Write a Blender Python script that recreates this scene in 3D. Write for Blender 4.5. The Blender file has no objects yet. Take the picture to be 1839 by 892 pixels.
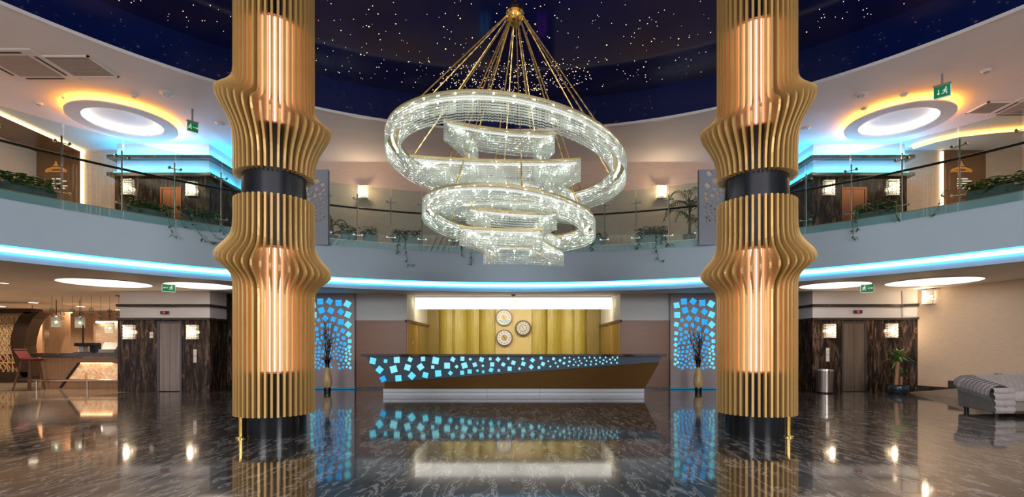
import bpy, bmesh, math, random
from math import sin, cos, pi, radians as rad
from mathutils import Vector, Matrix
random.seed(7)
S = bpy.context.scene
COL = S.collection

# ------------------------------------------------------------ camera
F, CX, HZ, CH = 900.0, 928.0, 622.0, 1.4
cd = bpy.data.cameras.new('camera')
cam = bpy.data.objects.new('camera', cd)
COL.objects.link(cam)
cam.location = (0, 0, CH)
cam.rotation_euler = (pi / 2, 0, 0)
cd.sensor_width = 36
cd.lens = F / 1839 * 36
cd.shift_x = -(CX - 919.5) / 1839
cd.shift_y = (HZ - 446) / 1839
cd.clip_end = 200
S.camera = cam

# ------------------------------------------------------------ world, lights, exposure
w = bpy.data.worlds.new('world'); S.world = w
w.use_nodes = True
bg = w.node_tree.nodes['Background']
bg.inputs[0].default_value = (0.92, 0.80, 0.83, 1)
bg.inputs[1].default_value = 0.62
S.view_settings.view_transform = 'Standard'
S.view_settings.look = 'None'
S.view_settings.exposure = 0.35
S.view_settings.gamma = 1
S.cycles.max_bounces = 8
S.cycles.diffuse_bounces = 4
S.cycles.glossy_bounces = 5
S.cycles.transmission_bounces = 6
S.cycles.transparent_max_bounces = 24
S.cycles.caustics_reflective = False
S.cycles.caustics_refractive = False
S.cycles.sample_clamp_indirect = 4.0
S.cycles.use_denoising = True


def area(name, loc, rot, size, power, col, sizey=None):
    l = bpy.data.lights.new(name, 'AREA')
    l.energy = power; l.color = col
    l.size = size
    if sizey:
        l.shape = 'RECTANGLE'; l.size_y = sizey
    o = bpy.data.objects.new(name, l); COL.objects.link(o)
    o.location = loc; o.rotation_euler = rot
    return o


def point(name, loc, power, col, r=.1):
    l = bpy.data.lights.new(name, 'POINT')
    l.energy = power; l.color = col; l.shadow_soft_size = r
    o = bpy.data.objects.new(name, l); COL.objects.link(o)
    o.location = loc
    return o


# unseen area fills added behind the camera to brighten the hall
area('lobby_fill', (0, -4.0, 8.2), (rad(25), 0, 0), 16, 800, (1, .84, .82), 8)
for sx in (-1, 1):
    area('bar_and_side_lamp', (sx * 9, 6.0, 3.05), (0, 0, 0), 3, 90, (1, .80, .62), 3)  # unseen warm area lights at the atrium sides, away from the bar
for sx in (-1, 1):
    area('lobby_fill', (sx * 7, -4.5, 3.4), (rad(84), 0, sx * rad(14)), 4, 430, (.90, .95, 1), 1.6)
for lx_, ly_ in ((-15.5, 16.2), (-18, 20.5), (-15, 21.5), (-20, 17), (-21.5, 22)):
    q = point('bar_and_side_lamp', (lx_, ly_, 3.08), 240, (1, .78, .56), .08)
    q.data.type = 'SPOT'; bpy.data.lights[q.data.name].spot_size = rad(150)
area('gallery_lamp', (-13.2, 12.5, 7.55), (0, 0, 0), 2, 60, (1, .74, .62), 4)
area('gallery_lamp', (13.2, 12.5, 7.55), (0, 0, 0), 2, 60, (1, .72, .58), 4)

# ------------------------------------------------------------ helpers
def at(x, y, Y):
    return Vector(((x - CX) * Y / F, Y, CH + (HZ - y) * Y / F))


def px(x, Y):
    return (x - CX) * Y / F


def pz(y, Y):
    return CH + (HZ - y) * Y / F


class MB:
    def __init__(s):
        s.v = []; s.f = []

    def add(s, vs, fs):
        b = len(s.v)
        s.v += [tuple(p) for p in vs]
        s.f += [tuple(i + b for i in f) for f in fs]
        return s

    def box(s, x0, x1, y0, y1, z0, z1, M=None):
        vs = [Vector(p) for p in ((x0, y0, z0), (x1, y0, z0), (x1, y1, z0), (x0, y1, z0), (x0, y0, z1), (x1, y0, z1), (x1, y1, z1), (x0, y1, z1))]
        if M: vs = [M @ p for p in vs]
        return s.add(vs, [(0, 3, 2, 1), (4, 5, 6, 7), (0, 1, 5, 4), (1, 2, 6, 5), (2, 3, 7, 6), (3, 0, 4, 7)])

    def prism(s, poly, d, axis='y', a0=0.0):
        # poly: list of 2D; extruded along axis from a0 to a0+d
        n = len(poly)
        def mk(p, t):
            return (p[0], t, p[1]) if axis == 'y' else ((t, p[0], p[1]) if axis == 'x' else (p[0], p[1], t))
        vs = [mk(p, a0) for p in poly] + [mk(p, a0 + d) for p in poly]
        fs = [tuple(range(n)), tuple(range(2 * n - 1, n - 1, -1))]
        fs += [(i, n + i, n + (i + 1) % n, (i + 1) % n) for i in range(n)]
        return s.add(vs, fs)

    def tube(s, pts, r, n=8, cap=True):
        pts = [Vector(p) for p in pts]
        rs = r if isinstance(r, (list, tuple)) else [r] * len(pts)
        vs = []; fs = []
        up = None
        for i, p in enumerate(pts):
            t = (pts[min(i + 1, len(pts) - 1)] - pts[max(i - 1, 0)]).normalized()
            if up is None:
                up = Vector((0, 0, 1)) if abs(t.z) < .9 else Vector((1, 0, 0))
            a = (up - t * up.dot(t))
            if a.length < 1e-6: a = t.orthogonal()
            a.normalize(); b = t.cross(a); up = a
            for k in range(n):
                q = 2 * pi * k / n
                vs.append(p + (a * cos(q) + b * sin(q)) * rs[i])
        for i in range(len(pts) - 1):
            for k in range(n):
                fs.append((i * n + k, i * n + (k + 1) % n, (i + 1) * n + (k + 1) % n, (i + 1) * n + k))
        if cap:
            fs.append(tuple(range(n - 1, -1, -1)))
            fs.append(tuple(range((len(pts) - 1) * n, len(pts) * n)))
        return s.add(vs, fs)

    def lathe(s, prof, n=24, c=(0, 0, 0), a0=0.0, a1=2 * pi, closed=False):
        # prof list of (r,z); angle measured so that point=(r sin a, r cos a)
        full = abs(a1 - a0 - 2 * pi) < 1e-6
        m = n if full else n + 1
        k = len(prof)
        vs = []; fs = []
        for i in range(m):
            a = a0 + (a1 - a0) * i / n
            for r, z in prof:
                vs.append((c[0] + r * sin(a), c[1] + r * cos(a), c[2] + z))
        for i in range(n):
            j = (i + 1) % m
            for q in range(k if closed else k - 1):
                q2 = (q + 1) % k
                fs.append((i * k + q, i * k + q2, j * k + q2, j * k + q))
        if closed and not full:
            fs.append(tuple(range(k)))
            fs.append(tuple((m - 1) * k + q for q in range(k - 1, -1, -1)))
        return s.add(vs, fs)

    def ball(s, c, r, n=8, m=5, sz=1.0):
        prof = [(max(1e-4, r * sin(pi * i / m)), r * sz * -cos(pi * i / m)) for i in range(m + 1)]
        return s.lathe(prof, n, c)

    def quad(s, a, b, c, d):
        return s.add([a, b, c, d], [(0, 1, 2, 3)])

    def build(s, name, mat, parent=None, smooth=False, bevel=0.0, kind=None, loc=None):
        me = bpy.data.meshes.new(name)
        me.from_pydata(s.v, [], s.f)
        me.update()
        if smooth:
            for p in me.polygons: p.use_smooth = True
        bm = bmesh.new(); bm.from_mesh(me)
        bmesh.ops.recalc_face_normals(bm, faces=bm.faces)
        bm.to_mesh(me); bm.free()
        if mat: me.materials.append(mat)
        o = bpy.data.objects.new(name, me); COL.objects.link(o)
        if smooth:
            m = o.modifiers.new('edge', 'EDGE_SPLIT'); m.split_angle = rad(38)
        if bevel:
            m = o.modifiers.new('bevel', 'BEVEL'); m.width = bevel; m.segments = 2; m.limit_method = 'ANGLE'
        if parent: o.parent = parent
        if kind: o['kind'] = kind
        if loc: o.location = loc
        return o


def tag(o, label=None, cat=None, group=None, kind=None):
    if label: o['label'] = label
    if cat: o['category'] = cat
    if group: o['group'] = group
    if kind: o['kind'] = kind
    return o


def thing(name, label, cat, loc=(0, 0, 0), rz=0.0, group=None):
    o = bpy.data.objects.new(name, None); COL.objects.link(o)
    o.empty_display_size = .1
    o.location = loc; o.rotation_euler = (0, 0, rz)
    return tag(o, label, cat, group)


def dup(o, parent=None):
    c = o.copy(); COL.objects.link(c)
    if parent: c.parent = parent
    for ch in list(o.children):
        dup(ch, c)
    return c


def struct(o):
    o['kind'] = 'structure'
    return o


# ------------------------------------------------------------ materials
def mat(name, col=(.8, .8, .8), rough=.5, metal=0.0, ior=1.5, emit=None, es=0.0, coat=0.0, trans=0.0, alpha=1.0):
    m = bpy.data.materials.new(name); m.use_nodes = True
    b = m.node_tree.nodes['Principled BSDF']
    b.inputs['Base Color'].default_value = (*col, 1)
    b.inputs['Roughness'].default_value = rough
    b.inputs['Metallic'].default_value = metal
    b.inputs['IOR'].default_value = ior
    b.inputs['Coat Weight'].default_value = coat
    b.inputs['Transmission Weight'].default_value = trans
    if emit:
        b.inputs['Emission Color'].default_value = (*emit, 1)
        b.inputs['Emission Strength'].default_value = es
    return m


def nodes(m):
    return m.node_tree.nodes, m.node_tree.links, m.node_tree.nodes['Principled BSDF']


def noise_col(m, stops, scale=(1, 1, 1), nscale=3.0, detail=6, dist=0.0, rough=.6, coord='Position', rot=(0, 0, 0), bump=0.0):
    N, L, b = nodes(m)
    mp = N.new('ShaderNodeMapping'); mp.inputs['Scale'].default_value = scale; mp.inputs['Rotation'].default_value = rot
    if coord == 'Position':
        g = N.new('ShaderNodeNewGeometry'); L.new(g.outputs['Position'], mp.inputs[0])
    else:
        g = N.new('ShaderNodeTexCoord'); L.new(g.outputs[coord], mp.inputs[0])
    t = N.new('ShaderNodeTexNoise'); t.inputs['Scale'].default_value = nscale; t.inputs['Detail'].default_value = detail
    t.inputs['Roughness'].default_value = rough; t.inputs['Distortion'].default_value = dist
    L.new(mp.outputs[0], t.inputs['Vector'])
    r = N.new('ShaderNodeValToRGB')
    e = r.color_ramp.elements
    e[0].position, e[0].color = stops[0][0], (*stops[0][1], 1)
    e[1].position, e[1].color = stops[-1][0], (*stops[-1][1], 1)
    for p, c in stops[1:-1]:
        x = e.new(p); x.color = (*c, 1)
    L.new(t.outputs[0], r.inputs[0]); L.new(r.outputs[0], b.inputs['Base Color'])
    if bump:
        bp = N.new('ShaderNodeBump'); bp.inputs['Strength'].default_value = bump; bp.inputs['Distance'].default_value = .01
        L.new(t.outputs[0], bp.inputs['Height']); L.new(bp.outputs[0], b.inputs['Normal'])
    return m


def emis(name, col, s):
    m = bpy.data.materials.new(name); m.use_nodes = True
    N = m.node_tree.nodes; L = m.node_tree.links
    N.remove(N['Principled BSDF'])
    e = N.new('ShaderNodeEmission'); e.inputs[0].default_value = (*col, 1); e.inputs[1].default_value = s
    L.new(e.outputs[0], N['Material Output'].inputs[0])
    return m


K = {}
# dark marble floor with pale streaks
m = mat('floor_marble', rough=.30, ior=1.15, coat=1.0)
m.node_tree.nodes['Principled BSDF'].inputs['Coat Roughness'].default_value = .055
m.node_tree.nodes['Principled BSDF'].inputs['Coat IOR'].default_value = 1.75
noise_col(m, [(.0, (.012, .013, .014)), (.46, (.016, .017, .018)), (.53, (.04, .04, .038)), (.56, (.38, .37, .34)), (.59, (.05, .05, .048)), (.65, (.014, .015, .016)), (.685, (.25, .24, .22)), (.72, (.015, .015, .015)), (1, (.012, .012, .013))],
          scale=(2.6, .62, 1), nscale=2.3, detail=8, dist=1.5, rot=(0, 0, rad(6)))
K['floor_marble'] = m
K['floor_beige'] = noise_col(mat('floor_beige', rough=.05, ior=1.8), [(.2, (.42, .33, .25)), (.8, (.55, .45, .35))], nscale=2.0)
K['grout'] = mat('grout', (.02, .02, .02), .5)
K['white'] = noise_col(mat('white_plaster', rough=.7), [(.3, (.74, .72, .71)), (.7, (.80, .78, .77))], nscale=1.2)
K['cream'] = noise_col(mat('cream_plaster', rough=.7), [(.3, (.60, .57, .44)), (.7, (.66, .63, .50))], nscale=1.2)
K['fascia'] = noise_col(mat('fascia_blue_tint', rough=.55), [(.3, (.40, .52, .59)), (.7, (.44, .56, .63))], nscale=.8)  # white fascia; the blue of the LED light is put into its colour
K['ceil_low'] = noise_col(mat('soffit_paint', rough=.6), [(.3, (.68, .62, .57)), (.7, (.76, .70, .65))], nscale=1)
K['beige_wall'] = noise_col(mat('beige_wallpaper', rough=.75), [(.3, (.58, .46, .34)), (.7, (.66, .53, .40))], scale=(1, 1, 6), nscale=6, bump=.15)
K['warm_wall'] = noise_col(mat('warm_wallpaper', rough=.75), [(.3, (.54, .40, .31)), (.7, (.62, .47, .37))], scale=(1, 1, 5), nscale=5)
K['grey_paper'] = noise_col(mat('grey_wallpaper', rough=.6), [(.3, (.62, .64, .62)), (.7, (.70, .72, .70))], scale=(.4, 1, 14), nscale=8, bump=.1)
K['marble_wall'] = noise_col(mat('dark_vein_marble', rough=.12, ior=1.33), [(.0, (.009, .006, .005)), (.46, (.016, .011, .009)), (.56, (.07, .044, .03)), (.62, (.19, .13, .09)), (.67, (.03, .022, .018)), (1, (.012, .01, .009))],
                             scale=(5, 5, .9), nscale=1.6, detail=9, dist=1.2, rough=.7)
K['marble_band'] = noise_col(mat('marble_band', rough=.12, ior=1.7), [(.3, (.02, .017, .015)), (.6, (.06, .05, .04)), (.7, (.16, .13, .11))], scale=(1, 1, 4), nscale=4, dist=1)
K['brown_wood'] = noise_col(mat('brown_wood', rough=.35), [(.3, (.21, .09, .038)), (.7, (.28, .125, .055))], scale=(.35, .35, 12), nscale=5, dist=.3)
K['rail_wood'] = noise_col(mat('rail_wood', rough=.4), [(.3, (.09, .04, .018)), (.7, (.13, .06, .028))], nscale=4)
K['desk_wood'] = noise_col(mat('desk_wood', rough=.4), [(.3, (.135, .066, .016)), (.7, (.19, .098, .028))], scale=(.3, .3, 10), nscale=5, dist=.3)
K['door_wood'] = noise_col(mat('honey_wood', rough=.35), [(.3, (.36, .19, .035)), (.7, (.50, .28, .06))], scale=(.3, .3, 10), nscale=5, dist=.3)
K['oak'] = noise_col(mat('yellow_oak', rough=.38), [(.3, (.37, .27, .035)), (.7, (.55, .43, .08))], scale=(9, 9, .5), nscale=4, dist=.4)
K['oak_pale'] = noise_col(mat('pale_oak', rough=.4), [(.3, (.60, .45, .14)), (.7, (.70, .54, .20))], scale=(9, 9, .5), nscale=4, dist=.4)
K['oak_dark'] = noise_col(mat('dark_oak', rough=.4), [(.3, (.22, .15, .03)), (.7, (.33, .23, .05))], scale=(9, 9, .5), nscale=4, dist=.4)
K['bar_wood'] = noise_col(mat('bar_wood', rough=.4), [(.3, (.36, .21, .11)), (.7, (.46, .28, .16))], scale=(8, 8, .5), nscale=3)
K['brown_panel'] = noise_col(mat('brown_gloss_panel', rough=.12), [(.3, (.16, .075, .035)), (.7, (.22, .11, .055))], nscale=1)
K['gold'] = noise_col(mat('gold_paint', rough=.38, metal=.35), [(.3, (.60, .375, .12)), (.7, (.67, .43, .155))], nscale=2)
K['brass'] = mat('polished_brass', (.75, .50, .15), .15, 1.0)
K['chain_gold'] = mat('chain_gold', (.80, .56, .20), .25, .8)
K['black_gloss'] = mat('black_gloss', (.006, .007, .009), .16, ior=1.35)
K['black_satin'] = noise_col(mat('black_satin_metal', rough=.25, metal=.5), [(.3, (.010, .014, .020)), (.7, (.016, .022, .03))], nscale=3)
K['copper'] = noise_col(mat('copper_lining', rough=.45), [(.3, (.52, .31, .23)), (.7, (.60, .37, .28))], nscale=3)
K['led_warm'] = emis('led_warm', (1, .62, .46), 5.0)
K['led_cyan'] = emis('led_cyan_white', (.35, .85, 1.0), 2.6)
K['led_blue'] = emis('led_cove_cyan', (.02, .48, 1.0), 50.0)
K['edge_glow'] = emis('edge_glow_blue', (.02, .40, .85), 8.5)
K['led_orange'] = emis('led_cove_orange', (1.0, .33, .03), 24.0)
K['led_portal'] = emis('led_portal', (1.0, .58, .30), 5.0)
K['led_white'] = emis('led_white', (1.0, .90, .82), 14.0)
K['diffuser'] = emis('diffuser_warm', (1.0, .80, .68), 1.6)
K['diffuser_spot'] = emis('diffuser_spot', (1.0, .85, .65), 6.0)
K['sq_cyan'] = emis('square_cyan', (.16, .80, 1.0), .80)
K['sq_pale'] = emis('square_pale', (.30, .88, 1.0), .80)
K['sq_blue'] = emis('square_blue', (.035, .42, .92), .85)
K['foot_blue'] = emis('foot_blue', (.04, .32, .55), .5)
K['steel'] = noise_col(mat('brushed_steel', rough=.24, metal=1.0), [(.3, (.25, .21, .18)), (.7, (.38, .34, .30))], scale=(14, 14, .4), nscale=2)
K['steel_dark'] = mat('dark_steel', (.16, .16, .17), .25, 1.0)
K['copper_door'] = mat('copper_door', (.26, .11, .055), .25, 1.0)
K['chrome'] = mat('chrome', (.75, .74, .72), .12, 1.0)
K['rail_dark'] = mat('dark_handrail', (.05, .045, .04), .25, .8)
K['panel_mauve'] = noise_col(mat('panel_lacquer', rough=.35), [(.3, (.36, .30, .31)), (.7, (.40, .34, .35))], nscale=1.5)
K['panel_grey'] = noise_col(mat('panel_grey', rough=.5), [(.3, (.26, .29, .33)), (.7, (.29, .32, .36))], nscale=1.5)
K['desk_blue'] = noise_col(mat('desk_slate', rough=.3), [(.3, (.12, .165, .215)), (.7, (.15, .195, .245))], nscale=1.5)
K['plinth'] = noise_col(mat('plinth_grey', rough=.3), [(.3, (.62, .65, .70)), (.7, (.66, .69, .74))], nscale=1)
K['black_stone'] = noise_col(mat('black_granite', rough=.08, ior=1.7), [(.3, (.008, .010, .014)), (.75, (.03, .035, .045))], nscale=20)
K['navy'] = noise_col(mat('navy_stretch_ceiling', rough=.06, ior=1.6), [(.3, (.003, .008, .060)), (.7, (.005, .012, .080))], nscale=.5)
K['star_ceil'] = noise_col(mat('star_ceiling_film', rough=.10, ior=1.45), [(.25, (.006, .012, .095)), (.5, (.010, .012, .080)), (.75, (.030, .020, .050))], nscale=.35, detail=2)
K['star'] = emis('star_point', (1.0, .80, .62), 2.2)
K['star_gold'] = emis('star_gold', (1.0, .62, .22), 2.6)
K['grille'] = noise_col(mat('vent_grille', rough=.6), [(.3, (.36, .31, .27)), (.7, (.44, .38, .33))], scale=(1, 30, 1), nscale=5)
K['plastic_white'] = mat('white_plastic', (.72, .69, .67), .4)
K['dark_slot'] = mat('dark_slot', (.015, .013, .012), .6)
K['sign_green'] = mat('sign_green', (.005, .15, .055), .3, emit=(.0, .25, .09), es=.25)
K['sign_white'] = mat('sign_white', (.8, .88, .84), .4, emit=(.7, .9, .8), es=.25)
K['grey_plastic'] = mat('grey_plastic', (.25, .25, .25), .4)
K['leaf'] = noise_col(mat('leaf_green', rough=.45), [(.3, (.03, .10, .012)), (.55, (.06, .18, .025)), (.8, (.14, .30, .05))], nscale=9)
K['leaf_dark'] = noise_col(mat('leaf_dark', rough=.45), [(.3, (.03, .10, .022)), (.8, (.10, .23, .06))], nscale=9)
K['palm'] = noise_col(mat('palm_green', rough=.5), [(.3, (.04, .12, .012)), (.8, (.13, .24, .03))], nscale=6)
K['planter'] = noise_col(mat('planter_slate', rough=.4), [(.3, (.10, .12, .12)), (.7, (.14, .16, .16))], nscale=4)
K['planter_teal'] = noise_col(mat('planter_teal', rough=.3), [(.3, (.05, .17, .21)), (.7, (.07, .21, .26))], nscale=4)
K['soil'] = mat('soil', (.03, .02, .012), .9)
K['trunk'] = noise_col(mat('cane_trunk', rough=.7), [(.3, (.30, .16, .08)), (.7, (.42, .25, .13))], scale=(1, 1, 12), nscale=5)
K['pot_blue'] = noise_col(mat('glazed_pot', rough=.15), [(.35, (.012, .022, .03)), (.6, (.03, .07, .10)), (.75, (.16, .15, .12))], nscale=14)
K['vase_tan'] = noise_col(mat('vase_tan', rough=.3), [(.3, (.40, .26, .10)), (.55, (.56, .40, .20)), (.8, (.72, .58, .36))], scale=(4, 4, 1), nscale=4)
K['twig'] = mat('dry_twig', (.05, .028, .016), .8)
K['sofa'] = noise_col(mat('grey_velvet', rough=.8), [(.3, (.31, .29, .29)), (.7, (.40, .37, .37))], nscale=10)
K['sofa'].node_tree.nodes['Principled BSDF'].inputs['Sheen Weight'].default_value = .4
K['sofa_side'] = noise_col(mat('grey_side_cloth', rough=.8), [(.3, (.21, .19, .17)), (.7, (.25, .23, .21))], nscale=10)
K['dark_wood'] = noise_col(mat('dark_wenge', rough=.3), [(.3, (.018, .011, .007)), (.7, (.035, .02, .012))], nscale=5)
K['red'] = mat('red_upholstery', (.10, .006, .008), .7)
K['stool_leg'] = mat('walnut_leg', (.12, .055, .028), .4)
K['clock_face'] = noise_col(mat('clock_face', rough=.35), [(.3, (.66, .64, .58)), (.7, (.74, .72, .66))], nscale=3)
K['clock_cream'] = mat('clock_cream', (.62, .58, .44), .4)
K['clock_rim'] = mat('clock_rim', (.10, .06, .02), .3, .4)
K['clock_gold'] = mat('clock_gold', (.50, .33, .10), .35, .3)
K['clock_blue'] = mat('clock_blue', (.25, .60, .66), .4)
K['ink'] = mat('ink', (.03, .03, .03), .5)
K['sconce'] = None
K['red_led'] = emis('red_led', (1.0, .05, .03), 1.5)
K['neon_blue'] = emis('neon_blue', (.02, .35, 1.0), 1.3)
K['neon_purple'] = emis('neon_purple', (.40, .04, 1.0), 1.2)
K['sign_orange'] = emis('sign_orange', (1.0, .30, .05), .5)
K['sign_text'] = emis('sign_text', (1.0, .85, .75), .8)
K['pattern_paper'] = noise_col(mat('pattern_wallpaper', rough=.7), [(.42, (.50, .36, .25)), (.5, (.68, .55, .42)), (.58, (.54, .40, .28))], nscale=4, detail=1, dist=2)
K['onyx'] = noise_col(mat('lit_onyx', rough=.2), [(.3, (.50, .18, .06)), (.5, (.80, .48, .24)), (.7, (.9, .70, .48))], nscale=4, detail=8, dist=1.5)

# translucent onyx, lit from inside
N, L, b = nodes(K['onyx'])
rp = [n for n in N if n.type == 'VALTORGB'][0]
L.new(rp.outputs[0], b.inputs['Emission Color']); b.inputs['Emission Strength'].default_value = .45

# architectural glass
m = bpy.data.materials.new('railing_glass'); m.use_nodes = True
N = m.node_tree.nodes; L = m.node_tree.links
N.remove(N['Principled BSDF'])
tr = N.new('ShaderNodeBsdfTransparent'); tr.inputs[0].default_value = (.80, .90, .88, 1)
gl = N.new('ShaderNodeBsdfGlossy'); gl.inputs['Roughness'].default_value = .01; gl.inputs[0].default_value = (.9, 1, .98, 1)
fr = N.new('ShaderNodeFresnel'); fr.inputs[0].default_value = 1.28
mx = N.new('ShaderNodeMixShader')
L.new(fr.outputs[0], mx.inputs[0]); L.new(tr.outputs[0], mx.inputs[1]); L.new(gl.outputs[0], mx.inputs[2])
L.new(mx.outputs[0], N['Material Output'].inputs[0])
K['glass'] = m

# crystal beads
m = bpy.data.materials.new('crystal_bead'); m.use_nodes = True
N = m.node_tree.nodes; L = m.node_tree.links
N.remove(N['Principled BSDF'])
g1 = N.new('ShaderNodeBsdfGlossy'); g1.inputs['Roughness'].default_value = .12; g1.inputs[0].default_value = (.96, 1, .94, 1)
d1 = N.new('ShaderNodeBsdfTranslucent'); d1.inputs[0].default_value = (.86, .95, .86, 1)
d2 = N.new('ShaderNodeBsdfDiffuse'); d2.inputs[0].default_value = (.84, .92, .84, 1)
t1 = N.new('ShaderNodeBsdfTransparent')
a1 = N.new('ShaderNodeMixShader'); a1.inputs[0].default_value = .5
a2 = N.new('ShaderNodeMixShader'); a2.inputs[0].default_value = .22
a3 = N.new('ShaderNodeMixShader'); a3.inputs[0].default_value = .06
L.new(d1.outputs[0], a1.inputs[1]); L.new(d2.outputs[0], a1.inputs[2])
L.new(a1.outputs[0], a2.inputs[1]); L.new(g1.outputs[0], a2.inputs[2])
L.new(a2.outputs[0], a3.inputs[1]); L.new(t1.outputs[0], a3.inputs[2])
L.new(a3.outputs[0], N['Material Output'].inputs[0])
K['crystal'] = m
K['bulb'] = emis('chandelier_bulb', (1.0, .99, .95), 210.0)
K['crystal_glow'] = emis('crystal_glow', (1.0, .99, .93), .75)
K['chand_gold'] = mat('chandelier_gold', (.42, .34, .14), .4, .5)

# sconce crystal: lit lozenge lattice
m = bpy.data.materials.new('sconce_crystal'); m.use_nodes = True
N = m.node_tree.nodes; L = m.node_tree.links
b = N['Principled BSDF']
b.inputs['Base Color'].default_value = (.5, .45, .38, 1); b.inputs['Roughness'].default_value = .2
b.inputs['Emission Color'].default_value = (1.0, .80, .58, 1)
b.inputs['Emission Strength'].default_value = .45
K['sconce'] = m
K['sconce_core'] = emis('sconce_core', (1.0, .78, .52), 8.0)

# ------------------------------------------------------------ atrium geometry
YC = 3.65
RB, RA = 11.05, 11.0
Z_SOF, Z_LIP, Z_FL, Z_UC, Z_ST = 3.13, 3.0, 4.32, 7.70, 8.60
A0, A1 = rad(-112), rad(112)


def ring_pt(phi, r, z):
    return Vector((r * sin(phi), YC + r * cos(phi), z))


def phi_of_px(x, r):
    m = (x - CX) / F
    a = 1 + m * m; b_ = -2 * YC; c = YC * YC - r * r
    Y = (-b_ + math.sqrt(b_ * b_ - 4 * a * c)) / (2 * a)
    return math.atan2(m * Y, Y - YC), Y


# ------------------------------------------------------------ floor
fl = MB().box(-26, 16, -9, 27, -.2, -.012).build('floor', K['floor_beige']); struct(fl)
TS = 1.5
tile = MB().box(0, TS - .004, 0, TS - .004, -.012, 0)
t0 = tile.build('floor_tile', K['floor_marble'], fl)
first = True
nx0, nx1, ny0, ny1 = -8, 8, 2, 11
for i in range(nx0, nx1):
    for j in range(ny0, ny1):
        x, y = i * TS, j * TS + .3
        o = t0 if first else t0.copy()
        if not first:
            COL.objects.link(o)
        first = False
        o.location = (x, y, 0)
# beige tiles left of the dark marble and under the bar
tb = MB().box(0, TS - .004, 0, TS - .004, -.012, 0).build('floor_tile', K['floor_beige'], fl)
first = True
for i in list(range(-17, -8)) + [8]:
    for j in range(2, 15):
        x, y = i * TS, j * TS + .3
        o = tb if first else tb.copy()
        if not first:
            COL.objects.link(o)
        first = False
        o.location = (x, y, 0)

# ------------------------------------------------------------ lower ceiling, balcony slab
struct(MB().lathe([(RB + .20, Z_SOF), (36, Z_SOF), (36, Z_SOF + .1), (RB + .20, Z_SOF + .1)], 96, (0, YC, 0), A0, A1, True).build('ceiling', K['ceil_low']))
slab = struct(MB().lathe([(RB, Z_FL - .02), (RB, 3.285), (RB + .05, 3.255), (RB + .05, 3.17), (RB + .05, 3.17), (RB + .06, Z_LIP), (RB + .18, Z_LIP), (RB + .2, Z_SOF + .02), (RB + .2, Z_FL - .02)], 128, (0, YC, 0), A0, A1, True).build('trim_1', K['fascia'], smooth=True))
MB().lathe([(RB + .05, 3.255), (RB + .015, 3.25), (RB + .010, 3.16), (RB + .05, 3.15)], 128, (0, YC, 0), A0, A1, True).build('led_strip', K['led_cyan'], slab)
MB().lathe([(RB + .05, 3.148), (RB + .012, 3.155), (RB + .014, 3.138), (RB + .05, 3.13)], 128, (0, YC, 0), A0, A1, True).build('led_strip', K['edge_glow'], slab)  # added glowing line below the white strip, colours the lip blue
MB().lathe([(RB + .05, 3.27), (RB + .004, 3.27), (RB + .010, 3.252), (RB + .05, 3.258)], 128, (0, YC, 0), A0, A1, True).build('led_strip', K['edge_glow'], slab)  # added glowing line above it, spills blue onto the fascia
struct(MB().lathe([(RB + .0, Z_FL - .02), (36, Z_FL - .02), (36, Z_FL), (RB + .0, Z_FL)], 96, (0, YC, 0), A0, A1, True).build('floor', K['floor_beige']))
# upper ceiling with the round opening and its pale lip
struct(MB().lathe([(RA + .03, Z_UC), (36, Z_UC), (36, Z_UC + .12), (RA + .03, Z_UC + .12)], 128, (0, YC, 0), A0, A1, True).build('ceiling', K['white']))
struct(MB().lathe([(RA - .02, Z_UC - .02), (RA + .05, Z_UC - .02), (RA + .05, Z_UC + .05), (RA - .02, Z_UC + .05)], 128, (0, YC, 0), A0, A1, True).build('trim_2', K['plastic_white']))
# navy glossy drum of the star ceiling
struct(MB().lathe([(RA, Z_UC + .05), (RA, Z_ST), (RA + .1, Z_ST), (RA + .1, Z_UC + .05)], 128, (0, YC, 0), A0, A1, True).build('wall_drum', K['navy'], smooth=True))
stc = struct(MB().lathe([(.001, Z_ST), (RA + .1, Z_ST), (RA + .1, Z_ST + .1), (.001, Z_ST + .1)], 96, (0, YC, 0), 0, 2 * pi, True).build('ceiling', K['star_ceil']))
# star points: too small to pick apart singly
sm, sg = MB(), MB()


def star(x, y, r, mb):
    mb.add([(x - r, y, Z_ST - .002), (x, y - r, Z_ST - .002), (x + r, y, Z_ST - .002), (x, y + r, Z_ST - .002), (x, y, Z_ST - .004 - r)],
           [(0, 1, 4), (1, 2, 4), (2, 3, 4), (3, 0, 4)])


rs = random.Random(3)
n = 0
while n < 1250:
    x, y = rs.uniform(-10.6, 10.6), rs.uniform(5.5, 14.4)
    if (x * x + (y - YC) ** 2) > 10.7 ** 2: continue
    if rs.random() < .10: star(x, y, rs.uniform(.011, .019), sg)
    else: star(x, y, rs.uniform(.005, .012), sm)
    n += 1
for k in range(330):
    a = rs.uniform(0, 2 * pi); q = math.sqrt(rs.random())
    x, y = 0 + 2.05 * q * cos(a), 13.35 + .80 * q * sin(a)
    if rs.random() < .22: star(x, y, rs.uniform(.010, .017), sg)
    else: star(x, y, rs.uniform(.006, .012), sm)
sm.build('star_lights', K['star'], stc, kind='stuff')
sg.build('star_lights', K['star_gold'], stc, kind='stuff')
o = MB().lathe([(.004, 0), (.004, .03)], 4, (0, 0, 0)).build('star_lights', K['star_gold'], stc, kind='stuff')
o.location = (0, 6, Z_ST - .03)

# ------------------------------------------------------------ walls, lower level
YB = 15.55           # lift fronts
YW = 16.5            # panel and wood wall
LX0, LX1 = px(213, YB), px(375, YB)
RX0, RX1 = px(1461, YB), px(1621, YB)


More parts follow.
